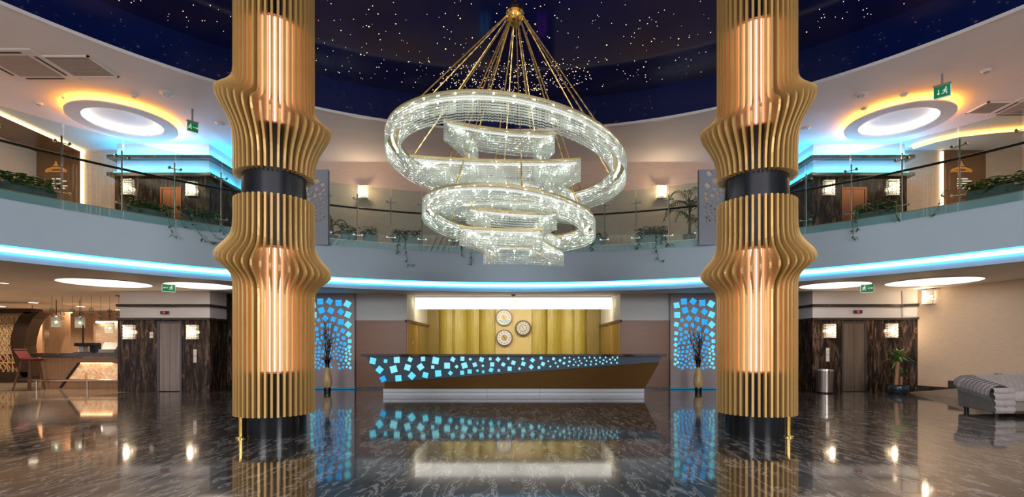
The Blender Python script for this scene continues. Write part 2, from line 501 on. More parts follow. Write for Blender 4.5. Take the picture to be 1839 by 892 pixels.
def lift_block(name, x0, x1, zb, zt, side, door_x0, door_x1, door_top, bands, upper):
    """wall of the lift block: plaster above, marble below, door opening, bands"""
    t = .05
    core = struct(MB().box(x0, x1, YB + t, YB + 3.2, zb, zt).build(name, K['white']))
    ztop = bands[-1][0]
    yb_ = YB
    # marble cladding panels around the lift door
    for (a, c_, z0, z1) in ((x0, door_x0, zb, ztop), (door_x1, x1, zb, ztop), (door_x0, door_x1, door_top, ztop)):
        MB().box(a + .002, c_ - .002, yb_, YB + t, z0, z1 - .002).build('marble_panel', K['marble_wall'], core)
    # the two returns
    MB().box(x1, x1 + .03, yb_, YB + 1.6, zb, ztop).build('marble_panel', K['marble_wall'], core)
    MB().box(x0 - .03, x0, yb_, YB + 1.6, zb, ztop).build('marble_panel', K['marble_wall'], core)
    for (z0, z1) in bands:
        d = .16 if upper else .05
        mb = MB().box(x0 - d, x1 + d, yb_ - d, YB + 1.6, z0, z1)
        mb.build('marble_band', K['marble_band'], core)
        if upper:
            l = MB().box(x0, x1, yb_ - .10, yb_ - .07, z1, z1 + .025)
            l.box(x0 - .10, x0 - .07, yb_ - .05, YB + 1.5, z1, z1 + .03)
            l.box(x1 + .07, x1 + .10, yb_ - .05, YB + 1.5, z1, z1 + .03)
            l.build('led_strip', K['led_blue'], core)
    return core


dl0, dl1 = px(283, YB), px(327, YB)
dr0, dr1 = px(1511, YB), px(1556, YB)
bl = [(pz(551, YB), pz(546, YB)), (pz(574, YB), pz(570.5, YB))]
lift_block('wall_left', LX0, LX1, 0, Z_SOF, -1, dl0, dl1, pz(577, YB), bl, False)
lift_block('wall_right', RX0, RX1, 0, Z_SOF, 1, dr0, dr1, pz(577, YB), bl, False)
ul0, ul1 = px(288, YB), px(326, YB)
ur0, ur1 = px(1511, YB), px(1556, YB)
bu = [(pz(287, YB), pz(281, YB)), (pz(318, YB), pz(312, YB))]
UX0, UX1 = px(208, YB), px(374, YB)
VX0, VX1 = px(1462, YB), px(1627, YB)
lift_block('wall_left', UX0, UX1, Z_FL, Z_UC, -1, ul0, ul1, pz(336, YB), bu, True)
lift_block('wall_right', VX0, VX1, Z_FL, Z_UC, 1, ur0, ur1, pz(336, YB), bu, True)


def lift_door(n, x0, x1, z0, z1, m, jamb, left):
    d = struct(MB().box(x0, x1, YB + .02, YB + .045, z0, z1).build('door_%d' % n, K['dark_slot']))
    w_ = x1 - x0; mid = x0 + w_ * .5
    for a, c_ in ((x0 + .06, mid - .004), (mid + .004, x1 - .06)):
        MB().box(a, c_, YB - .002, YB + .02, z0 + .02, z1 - .06).build('door_leaf', m, d)
    MB().box(x0, x0 + .055, YB - .02, YB + .02, z0, z1).build('door_jamb', jamb, d)
    MB().box(x1 - .055, x1, YB - .02, YB + .02, z0, z1).build('door_jamb', jamb, d)
    MB().box(x0 + .055, x1 - .055, YB - .02, YB + .02, z1 - .055, z1).build('door_jamb', jamb, d)


lift_door(1, dl0, dl1, 0, pz(577, YB), K['steel'], K['steel_dark'], True)
lift_door(2, dr0, dr1, 0, pz(577, YB), K['steel'], K['steel_dark'], False)
lift_door(3, ul0, ul1, Z_FL, pz(336, YB), K['copper_door'], K['copper_door'], True)
lift_door(4, ur0, ur1, Z_FL, pz(336, YB), K['copper_door'], K['copper_door'], False)

# right block chamfer and the wallpapered wall beyond it
ch = [(RX1, YB), (12.22, 15.30), (12.30, 15.30), (12.30, 18), (RX1, 18)]
c_ = struct(MB().prism(ch, bl[1][1], 'z').build('wall_right', K['marble_wall']))
MB().prism(ch, Z_SOF - bl[1][1], 'z', bl[1][1]).build('plaster', K['white'], c_)
MB().prism([(RX1, YB - .05), (12.23, 15.24), (12.30, 15.30), (RX1, YB)], bl[0][1] - bl[0][0], 'z', bl[0][0]).build('marble_band', K['marble_band'], c_)
MB().prism([(RX1, YB - .05), (12.23, 15.24), (12.30, 15.30), (RX1, YB)], bl[1][1] - bl[1][0], 'z', bl[1][0]).build('marble_band', K['marble_band'], c_)
WR = [(12.24, 15.3), (12.90, 12.8), (13.95, 8.8), (15.0, 4.8)]
poly = WR + [(15.3, 4.8), (14.25, 8.8), (13.2, 12.8), (12.54, 15.3)]
wr = struct(MB().prism(poly, Z_SOF, 'z').build('wall_right', K['beige_wall']))
# raised ramp along that wall with stepped skirting
rp_ = [(12.0, 15.25, 0.0), (12.24, 15.25, 0.0)]
pts = [(15.25, 11.95, 12.25), (14.4, 11.93, 12.47), (13.4, 11.95, 12.74), (12.2, 12.1, 13.05), (10.8, 12.4, 13.42), (9.0, 12.9, 13.9)]
zz = [0.02, .14, .30, .42, .5, .5]
mb = MB()
vs = []
for (Y, xa, xb), z in zip(pts, zz):
    vs += [(xa, Y, 0), (xa, Y, z), (xb, Y, z), (xb, Y, 0)]
fs = []
for i in range(len(pts) - 1):
    b0, b1 = i * 4, i * 4 + 4
    fs += [(b0, b1, b1 + 1, b0 + 1), (b0 + 1, b1 + 1, b1 + 2, b0 + 2), (b0 + 3, b0 + 2, b1 + 2, b1 + 3)]
fs += [(0, 1, 2, 3), tuple(len(vs) - 4 + k for k in (3, 2, 1, 0))]
rampo = struct(mb.add(vs, fs).build('trim_3', K['floor_beige']))
for (ya, yb2, z0, z1) in ((15.28, 14.45, 0, .22), (14.45, 13.35, .10, .42), (13.35, 11.6, .25, .68), (11.6, 9, .45, .72)):
    def wx(Y): 
        return 12.24 + (15.3 - Y) * .66 / 2.5
    MB().prism([(wx(ya) - .03, ya), (wx(yb2) - .03, yb2), (wx(yb2) + .02, yb2), (wx(ya) + .02, ya)], z1 - z0, 'z', z0).build('skirting', K['marble_band'], rampo)

# wall between lift block and panels (lower) and reception wall
xa, xb = px(551, YW), px(637, YW)
NX = px(730.4, YW)        # niche opening -3.62
NR = px(1114.2, YW)
zw = pz(575, YW)
for s_, (a, c_) in ((-1, (LX1, xa)), (1, (px(1290, YW), RX0))):
    struct(MB().box(a, c_, YW, YW + .2, 0, Z_SOF).build('wall_back', K['marble_wall']))
for a, c_ in ((xa, NX), (NR, px(1290, YW))):
    wbk = struct(MB().box(a, c_, YW + .03, YW + .2, 0, Z_SOF).build('wall_back', K['grey_paper']))
    a2, c2 = (xb, NX) if a < 0 else (NR, px(1203, YW))
    MB().box(a2, c2, YW, YW + .03, 0, zw - .05).build('wood_panel', K['brown_wood'], wbk)
    MB().box(a2, c2, YW - .02, YW + .03, zw - .05, zw).build('dado_rail', K['brown_wood'], wbk)
    MB().box(a2 - .01, c2 + .01, YW - .012, YW + .03, 0, .07).build('skirting', K['marble_band'], wbk)
# niche
YN = 20.4
for s_, X in ((-1, NX), (1, NR)):
    a, c_ = (X - .2, X) if s_ < 0 else (X, X + .2)
    nw = struct(MB().box(a, c_, YW + .2, YN, 0, Z_SOF).build('wall_niche', K['cream']))
    xi0, xi1 = (X, X + .03) if s_ < 0 else (X - .03, X)
    MB().box(xi0, xi1, YW + .03, YW + 1.75, 0, zw - .05).build('wood_panel', K['door_wood'], nw)
    MB().box(xi0, xi1, YW + 1.95, YN, 0, zw - .05).build('wood_panel', K['oak_dark'], nw)
    MB().box(xi0 - .05, xi1 + .05, YW - .02, YN, zw - .07, zw + .02).build('dado_rail', K['rail_wood'], nw)
    MB().box(xi0, xi1, YW + 1.78, YW + 1.92, 0, zw - .05).build('steel_post', K['chrome'], nw)
# knob on the left niche door
o = tag(MB().lathe([(.001, 0), (.05, 0), (.055, .02), (.04, .045), (.001, .05)], 16).build('door_knob', K['plastic_white']), 'round white knob on the honey wood door left of the reception niche', 'knob')
kY = -NX * F / (CX - 738.3)
o.location = (NX + .03, kY, pz(614.5, kY)); o.rotation_euler = (0, rad(90), 0)

nb = struct(MB().box(NX, NR, YN, YN + .2, 0, Z_SOF).build('wall_back', K['oak_dark']))
xs = [(766, 788, 'oak_dark', 0), (788, 813, 'oak', .10), (813, 837, 'oak', -.12), (837, 861, 'oak', .12), (861, 889, 'oak', .10), (889, 955.4, 'oak_pale', 0), (955.4, 983, 'oak', -.10),
      (983, 1008, 'oak', -.14), (1008, 1031, 'oak', .12), (1031, 1054, 'oak', -.10), (1054, 1077, 'oak_dark', 0)]
for (p0, p1, k, sl) in xs:
    ya = YN - .12
    xa_, xb_ = px(p0, ya), px(p1, ya)
    # slightly bowed vertical board, one edge standing proud
    n_ = 5
    front = []
    for i in range(n_ + 1):
        t = i / n_
        pro = .08 + .11 * sin(pi * t) ** .7 * (1 if k == 'oak' else 0) + (1.3 * sl * (t - .5) if k == 'oak' else 0)
        front.append((xa_ + (xb_ - xa_) * t + (.006 if i == 0 else (-.006 if i == n_ else 0)), YN - max(.015, pro)))
    MB().prism(front + [(front[-1][0], YN), (front[0][0], YN)], Z_SOF, 'z').build('oak_board', K[k], nb)

# bar room behind the left lift block
struct(MB().box(-26, LX0 + 1.5, 24.5, 24.7, 0, Z_SOF).build('wall_back', K['pattern_paper']))
struct(MB().box(-26.2, -26, 4, 24.7, 0, Z_SOF).build('wall_left', K['beige_wall']))

# ------------------------------------------------------------ walls, upper level
struct(MB().box(UX1, VX0, 17.1, 17.3, Z_FL, Z_UC).build('wall_back', K['warm_wall']))
YU = 16.1
struct(MB().box(-13.95, UX0, YU, YU + .2, Z_FL, Z_UC).build('wall_back', K['warm_wall']))
struct(MB().box(VX1, px(1692, YU), YU, YU + .2, Z_FL, Z_UC).build('wall_back', K['warm_wall']))
struct(MB().box(px(1769, YU), 20, YU, YU + .2, Z_FL, Z_UC).build('wall_back', K['warm_wall']))
struct(MB().box(-15.6, -15.4, 3, YU, Z_FL, Z_UC).build('wall_left', K['warm_wall']))
struct(MB().box(18, 18.2, 3, YU, Z_FL, Z_UC).build('wall_right', K['warm_wall']))
# brown portal on the left with its lit edges
po = struct(MB().box(-15.4, -13.97, YU - .03, YU + .2, Z_FL, Z_UC - .05).build('trim_4', K['brown_panel']))
MB().box(-15.4, -13.9, 5, YU, Z_UC - .06, Z_UC).build('soffit_panel', K['brown_panel'], po)
MB().box(-13.97, -13.90, YU - .06, YU, Z_FL, Z_UC - .07).build('led_strip', K['led_portal'], po)
MB().box(-13.93, -13.86, 5, YU, Z_UC - .075, Z_UC - .03).build('led_strip', K['led_portal'], po)
rx0, rx1 = px(1692, YU), px(1769, YU)
po = struct(MB().box(rx0, rx1, YU - .03, YU + .2, Z_FL, Z_UC - .02).build('trim_5', K['brown_panel']))
MB().box(rx0 - .07, rx0, YU - .06, YU, Z_FL, Z_UC - .05).build('led_strip', K['led_portal'], po)
# dark doorway of the upper back wall
dw = struct(MB().box(px(885, 17.1), px(991, 17.1), 17.06, 17.1, Z_FL, pz(318, 17.1)).build('door_5', K['dark_wood']))
MB().box(px(885, 17.1) - .06, px(885, 17.1), 17.03, 17.1, Z_FL, pz(318, 17.1) + .06).build('door_jamb', K['dark_wood'], dw)
MB().box(px(991, 17.1), px(991, 17.1) + .06, 17.03, 17.1, Z_FL, pz(318, 17.1) + .06).build('door_jamb', K['dark_wood'], dw)
for nm, x, m_, lb in (('neon_lamp', 870, 'neon_blue', 'blue neon tube lamp beside the dark doorway on the gallery'), ('neon_lamp', 973, 'neon_purple', 'purple neon tube lamp in front of the dark gallery doorway')):
    p = at(x, 420, 16.8)
    t_ = thing(nm, lb, 'lamp', (p.x, 16.8, Z_FL))
    z0 = .35
    MB().tube([(-.09, 0, z0), (-.09, 0, .95), (-.05, 0, 1.03), (.05, 0, 1.03), (.09, 0, .95), (.09, 0, z0)], .022, 8).build('neon_tube', K[m_], t_)
    MB().box(-.16, .16, -.12, .12, 0, .05).build('base', K['black_gloss'], t_)
    MB().box(-.10, .10, -.03, .03, .05, z0).build('stem', K['black_gloss'], t_)

# ------------------------------------------------------------ finned columns
def fin_mesh(phi, r_in, r0, z0, z1, zn, amp, su, sd):
    """radial plate; outer edge bulges out around height zn"""
    zs = set([z0, z1])
    for t in (-2.4, -1.8, -1.5, -1.25, -1.0, -.8, -.6, -.4, -.2):
        zs.add(zn + t * sd)
    for t in (0, .2, .4, .6, .8, 1.0, 1.25, 1.5, 1.8, 2.4):
        zs.add(zn + t * su)
    zs = sorted(z for z in zs if z0 <= z <= z1)
    th = .0165
    d = Vector((sin(phi), cos(phi), 0)); n = Vector((cos(phi), -sin(phi), 0))
    vs = []; fs = []
    for z in zs:
        s = z - zn
        q = abs(s) / (su if s > 0 else sd)
        r = r0 + amp * math.exp(-q ** 2.1)
        for rr, sg_ in ((r_in, -1), (r, -1), (r, 1), (r_in, 1)):
            p = d * rr + n * (sg_ * th); vs.append((p.x, p.y, z))
    for i in range(len(zs) - 1):
        b0, b1 = i * 4, i * 4 + 4
        for k in range(4):
            fs.append((b0 + k, b0 + (k + 1) % 4, b1 + (k + 1) % 4, b1 + k))
    fs.append((0, 1, 2, 3)); e = (len(zs) - 1) * 4; fs.append((e + 3, e + 2, e + 1, e))
    return MB().add(vs, fs)


Z_G0, Z_G1 = 3.706, 4.094     # dark collar between the two fin sections
NF = 42


def column(x, y, mir, label):
    t = thing('fin_column', label, 'column', (x, y, 0), 0, 'gold finned columns')
    MB().lathe([(.001, 0), (.475, 0), (.475, .99), (.001, .99)], 48).build('base', K['black_gloss'], t, smooth=True)
    core1 = MB().lathe([(.475, .99), (.455, 1.0), (.455, 2.93), (.475, 2.94)], 48).build('lit_core', K['copper'], t, smooth=True)
    MB().lathe([(.475, 2.94), (.478, 4.80), (.001, 4.80)], 48).build('collar', K['black_satin'], t, smooth=True)
    core2 = MB().lathe([(.475, 4.80), (.455, 4.81), (.455, 6.45), (.475, 6.46)], 48).build('lit_core', K['copper'], t, smooth=True)
    MB().lathe([(.475, 6.46), (.475, 8.6)], 48).build('core', K['black_satin'], t, smooth=True)
    for z0, z1, zm, av, ph0, amp, su, sd in ((.332, Z_G0, 2.70, .19, rad(25), .26, .25, .19), (Z_G1, 8.58, 5.18, .36, rad(28), .26, .155, .37)):
        for k in range(NF):
            phi = 2 * pi * (k + .5) / NF
            # direction of the high side: left and a little to the rear (mirrored on the other column)
            hx, hy = -cos(ph0), sin(ph0)
            zn = zm + av * (hx * sin(phi) * mir + hy * cos(phi))
            fin_mesh(phi, .47, .595, z0, z1, zn, amp, su, sd).build('fin', K['gold'], t)
    for z0, z1, core_ in ((1.02, 2.90, core1), (4.83, 6.42, core2)):
        for k in range(NF):
            phi = 2 * pi * k / NF
            if k == 21: continue
            M = Matrix.Rotation(-phi, 4, 'Z')
            MB().box(-.005, .005, .462, .474, z0, z1, M).build('led_strip', K['led_warm'], core_)
    return t


XL, YL = -3.885, 8.05
column(XL, YL, 1, 'tall gold finned column with glowing core left of the reception desk')
column(3.880, 8.12, -1, 'tall gold finned column with glowing core right of the reception desk')
for x, y, lb in ((px(432.5, 7.63), 7.63, 'thin brass pipe with floor flange at the foot of the left gold column'), (px(1416, 7.75), 7.75, 'thin brass pipe at the foot of the right gold column')):
    o = thing('brass_pipe', lb, 'pipe', (x, y, 0))
    MB().tube([(0, 0, 0.0), (0, 0, .335)], .034, 14).build('pipe', K['brass'], o, smooth=True)
    MB().lathe([(.001, 0), (.075, 0), (.075, .018), (.04, .03), (.001, .03)], 18).build('flange', K['brass'], o, smooth=True)

# ------------------------------------------------------------ chandelier
CD = 8.5
ct = thing('chandelier', 'huge crystal chandelier of tilted rings on gold chains above the lobby', 'chandelier', (0, CD, Z_ST))


def curtain(mb, path, zt, hgt, sp, closed=True, br=.0068, bl_=.034):
    """strands of stretched crystal beads hung along a path of (x,y); zt(x,y) gives the top"""
    P = [Vector(p) for p in path]
    if closed: P.append(P[0])
    carry = 0.0
    nb_ = max(3, int(hgt / bl_))
    L_ = hgt / nb_
    for i in range(len(P) - 1):
        seg = P[i + 1] - P[i]; ln = seg.length
        t = carry
        while t < ln:
            p = P[i] + seg * (t / ln)
            zt_ = zt(p.x, p.y) + random.uniform(-.006, .006)
            vs = []; fs = []
            for k in range(nb_):
                za = zt_ - k * L_
                zm = za - L_ * .5; zb = za - L_ * .98
                b0 = len(vs)
                r = br * random.uniform(.85, 1.1)
                vs += [(p.x, p.y, za), (p.x + r, p.y, zm), (p.x, p.y + r, zm), (p.x - r, p.y, zm), (p.x, p.y - r, zm), (p.x, p.y, zb)]
                fs += [(b0, b0 + 1, b0 + 2), (b0, b0 + 2, b0 + 3), (b0, b0 + 3, b0 + 4), (b0, b0 + 4, b0 + 1),
                       (b0 + 5, b0 + 2, b0 + 1), (b0 + 5, b0 + 3, b0 + 2), (b0 + 5, b0 + 4, b0 + 3), (b0 + 5, b0 + 1, b0 + 4)]
            mb.add(vs, fs)
            t += sp
        carry = t - ln


def ribbon_frame(pin, pout, zt, closed=True):
    """gold channel closing the top between the two bead walls"""
    mb = MB(); n_ = len(pin); vs = []; fs = []
    for a, b_ in zip(pin, pout):
        vs += [(a[0], a[1], zt(*a) - .012), (b_[0], b_[1], zt(*b_) - .012), (b_[0], b_[1], zt(*b_) + .02), (a[0], a[1], zt(*a) + .02)]
    m_ = n_ if closed else n_ - 1
    for i in range(m_):
        j = (i + 1) % n_
        for k in range(4):
            fs.append((i * 4 + k, i * 4 + (k + 1) % 4, j * 4 + (k + 1) % 4, j * 4 + k))
    return mb.add(vs, fs)


def circle(r, n_=120):
    return [(r * cos(2 * pi * i / n_), r * sin(2 * pi * i / n_)) for i in range(n_)]


def concave(corners, sag, w_, n_=18):
    """closed four-cornered path whose sides bow inwards, offset inwards by w_"""
    c = Vector((sum(p[0] for p in corners) / 4, sum(p[1] for p in corners) / 4))
    out = []; inn = []
    for i in range(4):
        a = Vector(corners[i]); b_ = Vector(corners[(i + 1) % 4])
        mid = (a + b_) / 2
        d = (c - mid); d = d.normalized() * sag[i]
        nrm = d.normalized()
        for k in range(n_):
            t = k / n_
            p = a.lerp(b_, t) + d * (4 * t * (1 - t))
            out.append((p.x, p.y))
            e = min(t, 1 - t) * 2
            q = p + nrm * w_ if 0 < k else p + (c - p).normalized() * w_ * 1.3
            inn.append((q.x, q.y))
    return out, inn


def tier(kind, x0, Z, roll, pitch, hgt, pout, pin, nbulb, sp=.0155):
    zt = lambda x, y: Z + CH - roll * (x - x0) + pitch * y + hgt / 2 - Z_ST
    po_ = [(x0 + p[0], p[1]) for p in pout]; pi_ = [(x0 + p[0], p[1]) for p in pin]
    ribbon_frame(pi_, po_, zt).build(kind + '_frame', K['chand_gold'], ct)
    mb = MB()
    curtain(mb, po_, zt, hgt, sp); curtain(mb, pi_, zt, hgt, sp)
    mb.build(kind + '_crystals', K['crystal'], ct, kind='stuff')
    b_ = MB()
    P = [((a[0] + c[0]) / 2, (a[1] + c[1]) / 2) for a, c in zip(po_, pi_)]
    ln = [0]
    for i in range(len(P)):
        q = P[(i + 1) % len(P)]
        ln.append(ln[-1] + math.hypot(q[0] - P[i][0], q[1] - P[i][1]))
    for k in range(nbulb):
        s_ = ln[-1] * (k + .5) / nbulb
        i = max(j for j in range(len(P)) if ln[j] <= s_)
        t = (s_ - ln[i]) / max(1e-6, ln[i + 1] - ln[i]); q = P[(i + 1) % len(P)]
        x, y = P[i][0] + (q[0] - P[i][0]) * t, P[i][1] + (q[1] - P[i][1]) * t
        b_.ball((x, y, zt(x, y) - .06), .0125, 6, 4)
    b_.build(kind + '_bulbs', K['bulb'], ct, kind='stuff')
    fa = [(a[0] * .6 + c[0] * .4, a[1] * .6 + c[1] * .4) for a, c in zip(po_, pi_)]
    fb = [(a[0] * .4 + c[0] * .6, a[1] * .4 + c[1] * .6) for a, c in zip(po_, pi_)]
    ribbon_frame(fa, fb, lambda x, y: zt(x, y) - .035).build(kind + '_glow_strip', K['crystal_glow'], ct)  # added glowing strip under the frame, brightens the crystals
    return zt


zt1 = tier('ring', -.178, 3.058, .113, -.049, .292, circle(1.991), circle(1.774), 44)
zt2 = tier('ring', -.132, 2.079, .105, -.042, .252, circle(1.447), circle(1.249), 34)


def corner_px(x, y, Y):
    return (px(x, Y), Y - CD)


def scoop(Z, roll, pitch, hgt, cs, sag, nb_):
    o_, i_ = concave(cs, sag, .14)
    tier('scallop', 0, Z, roll, pitch, hgt, o_, i_, nb_)


# inside the upper ring, below it, inside the lower ring, lowest
scoop(2.95, .113, -.05, .31, [corner_px(797, 0, 7.25), corner_px(996, 0, 7.25), corner_px(1035, 0, 9.6), corner_px(800, 0, 9.6)], (.12, .38, .2, .42), 26)
scoop(2.58, .02, -.05, .34, [corner_px(736, 0, 7.45), corner_px(1043, 0, 7.45), corner_px(1060, 0, 9.7), corner_px(775, 0, 9.7)], (.10, .55, .25, .55), 30)
scoop(1.93, .07, -.04, .26, [corner_px(838, 0, 7.7), corner_px(1000, 0, 7.7), corner_px(1010, 0, 9.2), corner_px(835, 0, 9.2)], (.1, .28, .15, .28), 18)
scoop(1.60, .03, -.05, .29, [corner_px(825, 0, 7.6), corner_px(975, 0, 7.6), corner_px(1012, 0, 8.9), corner_px(868, 0, 8.9)], (.08, .16, .08, .24), 18)
# hub, rod, chains
hz = pz(26, CD) - Z_ST
MB().lathe([(.001, .17), (.07, .16), (.10, .12), (.15, .07), (.155, .02), (.13, -.01), (.15, -.04), (.13, -.10), (.10, -.13), (.105, -.15), (.06, -.19), (.001, -.20)], 24, (-.03, 0, hz)).build('hub', K['brass'], ct, smooth=True)
MB().tube([(-.03, 0, hz + .15), (-.03, 0, -.03)], .022, 8).build('rod', K['brass'], ct)
MB().lathe([(.001, 0), (.16, 0), (.12, -.05), (.03, -.07), (.001, -.07)], 20, (-.03, 0, 0)).build('ceiling_rose', K['brass'], ct, smooth=True)


def chain(a, b_):
    a, b_ = Vector(a), Vector(b_)
    n_ = 40
    pts = [a.lerp(b_, i / n_) for i in range(n_ + 1)]
    MB().tube(pts, [.0135 if i % 2 else .0095 for i in range(n_ + 1)], 5).build('chain', K['chain_gold'], ct)


for k in range(12):
    q = 2 * pi * (k + .35) / 12
    x, y = -.178 + 1.88 * cos(q), 1.88 * sin(q)
    chain((-.03 + .12 * cos(q), .12 * sin(q), hz - .02), (x, y, zt1(x, y)))
for k in range(8):
    q = 2 * pi * (k + .2) / 8
    x, y = -.132 + 1.34 * cos(q), 1.34 * sin(q)
    chain((-.03 + .10 * cos(q), .10 * sin(q), hz - .10), (x, y, zt2(x, y)))

# ------------------------------------------------------------ reception desk
DT, DB = 13.75, 14.22       # front face leans forward at the top
zt_ = pz(640, DT); zb_ = pz(697.5, DB)
desk = thing('reception_desk', 'long reception desk with glowing cyan squares on its slanted slate front', 'desk', (px(922, 14.4), 14.3, 0))


def face_pt(x, y, off=0.0):
    """point of the leaning front that the photograph shows at pixel x,y"""
    # plane through (DT,zt_) and (DB,zb_): Y = DB + (z-zb_)*(DT-DB)/(zt_-zb_)
    k = (DT - DB) / (zt_ - zb_)
    v = (HZ - y) / F
    Y = (DB + (CH - zb_) * k) / (1 - v * k)
    p = at(x, y, Y)
    n_ = Vector((0, -1, k)).normalized()
    return p + n_ * off


lx = Vector(desk.location)


def slab_face(pxs, th, name, m):
    f_ = [face_pt(*p) - lx for p in pxs]; k_ = [p + Vector((0, th, 0)) for p in f_]
    n_ = len(f_)
    mb = MB().add(f_ + k_, [tuple(range(n_)), tuple(range(2 * n_ - 1, n_ - 1, -1))] + [(i, n_ + i, n_ + (i + 1) % n_, (i + 1) % n_) for i in range(n_)])
    return mb.build(name, m, desk)


slate = slab_face([(656, 640.3), (1189, 640.3), (1184, 650), (690, 686.5)], .35, 'slate_front', K['desk_blue'])
slab_face([(690.6, 687), (1184, 650.5), (1158, 697), (690.6, 697)], .33, 'wood_front', K['desk_wood'])
x0, x1 = px(688, 14.3), px(1157, 14.3)
for k, (y0, y1) in enumerate(((697.3, 703.6), (704.2, 710))):
    z1, z0 = pz(y0, 14.3), max(0, pz(y1, 14.3))
    nseg = 5
    for i in range(nseg):
        a, c_ = x0 + (x1 - x0) * i / nseg, x0 + (x1 - x0) * (i + 1) / nseg
        MB().box(a - lx.x + .002, c_ - lx.x - .002, 0, .7, z0, z1 - .004).build('plinth_panel', K['plinth'], desk)
MB().box(px(649, DT) - lx.x, px(1196, DT) - lx.x, DT - .06 - lx.y, DT + .85 - lx.y, zt_ + .002, pz(635.6, DT)).build('counter_top', K['black_stone'], desk, bevel=.004)
MB().box(px(700, 14.5) - lx.x, px(1150, 14.5) - lx.x, .75, .80, .0, zt_).build('back_panel', K['desk_wood'], desk)
sq = []
for X, Y, s_, r_ in ((240, 215, 130, 12), (520, 222, 72, 5), (768, 197, 125, -3), (1060, 187, 90, 25), (1345, 175, 90, -3), (1622, 210, 140, 10), (388, 412, 130, 40), (698, 400, 145, -15), (1003, 360, 125, 17), (1290, 348, 125, -35), (1558, 352, 70, 0), (465, 615, 115, -25), (803, 598, 130, -5), (1098, 545, 130, 42), (1398, 528, 115, 15), (1680, 492, 130, -5)):
    sq.append((650 + X / 12.26, 630 + Y / 12.26, s_ / 12.26, r_))
for X, Y, s_, r_ in ((252, 162, 80, 28), (438, 152, 75, 2), (590, 157, 45, 45), (140, 283, 110, 0), (325, 303, 55, 45), (478, 280, 105, -18), (205, 427, 70, 42), (433, 420, 75, -3), (810, 165, 80, 15), (678, 265, 75, -18), (578, 397, 78, 2), (730, 380, 42, 40), (835, 287, 40, 45), (842, 402, 45, 0), (978, 153, 50, 0), (1130, 163, 72, 38), (1015, 260, 78, 3), (1232, 260, 68, 30), (995, 367, 75, 25), (1145, 375, 48, 0), (1330, 147, 42, 40), (1428, 227, 75, 20), (1355, 343, 78, 5), (1610, 152, 45, 45), (1622, 247, 75, 18), (1545, 340, 42, 30), (1800, 177, 70, 42), (1775, 308, 72, 42)):
    sq.append((790 + X / 10.82, 630 + Y / 10.82, s_ / 10.82, r_))
for X, Y, s_, r_ in ((160, 93, 34, 0), (255, 133, 20, 45), (185, 170, 46, 25), (132, 217, 34, 0), (325, 103, 34, 20), (282, 203, 22, 30), (352, 157, 22, 40), (382, 203, 22, 20), (410, 125, 32, 40), (470, 92, 24, 0), (462, 160, 30, 20), (535, 87, 16, 0), (535, 140, 26, 45), (520, 195, 18, 0), (593, 110, 18, 0), (590, 182, 20, 0), (617, 145, 16, 0), (657, 88, 18, 20), (670, 128, 18, 0), (653, 188, 20, 20), (692, 160, 18, 0), (735, 93, 20, 20), (748, 183, 20, 0), (760, 127, 18, 0), (800, 85, 18, 0), (822, 137, 18, 20), (815, 178, 20, 0), (865, 90, 20, 0), (888, 123, 20, 20), (885, 172, 20, 0), (937, 88, 18, 0), (937, 145, 18, 0), (985, 120, 20, 0), (975, 165, 20, 20), (1013, 85, 18, 0), (1027, 140, 20, 0), (1070, 110, 20, 20), (1085, 155, 20, 0), (1105, 85, 18, 0), (1135, 115, 20, 0), (1162, 155, 20, 20), (1168, 87, 18, 0)):
    sq.append((950 + X / 7.356, 630 + Y / 7.356, s_ / 7.356, r_))
for x, y, s_, r_ in sq:
    c, s2 = cos(rad(r_)), sin(rad(r_)); h_ = s_ / 2 * 1.02
    cs = [(x + dx * c - dy * s2, y + dx * s2 + dy * c) for dx, dy in ((-h_, -h_), (h_, -h_), (h_, h_), (-h_, h_))]
    top = [face_pt(*p, .006) - lx for p in cs]; bot = [face_pt(*p, -.02) - lx for p in cs]
    mb = MB().add(top + bot, [(0, 1, 2, 3), (7, 6, 5, 4), (0, 4, 5, 1), (1, 5, 6, 2), (2, 6, 7, 3), (3, 7, 4, 0)])
    m_ = K['sq_pale'] if (y < 663 and x > 700) else (K['sq_blue'] if (x < 700 and y > 672) else K['sq_cyan'])
    mb.build('light_square', m_, slate)

# ------------------------------------------------------------ feature panels with lit squares (lower level)
PSQ = []
for X, Y, s_, r_ in ((148, 228, 95, -10), (277, 160, 100, -3), (440, 157, 95, 35), (605, 185, 105, -3), (762, 205, 105, 30), (158, 400, 100, 0), (297, 317, 100, -20), (465, 320, 95, 28), (642, 342, 90, 42), (770, 393, 100, 25), (245, 490, 55, -30), (365, 460, 85, 40), (512, 475, 80, 15), (643, 523, 95, 3), (772, 570, 95, 42), (143, 567, 75, 20), (313, 583, 60, 15), (433, 583, 70, 15), (550, 643, 75, 25), (680, 682, 75, 25), (780, 743, 78, 40), (215, 650, 60, 25), (140, 725, 60, 10), (315, 703, 55, 15), (435, 712, 50, 10), (597, 752, 55, 10), (505, 768, 45, 10), (228, 748, 50, 15), (370, 772, 45, 0), (690, 812, 60, 10), (800, 865, 62, 0), (132, 832, 55, -15), (305, 807, 48, 15), (228, 835, 50, 10), (437, 805, 35, 0), (590, 838, 48, 20), (522, 855, 30, 0)):
    PSQ.append((1200 + X / 9.916, 525 + Y / 9.916, s_ / 9.916, r_))
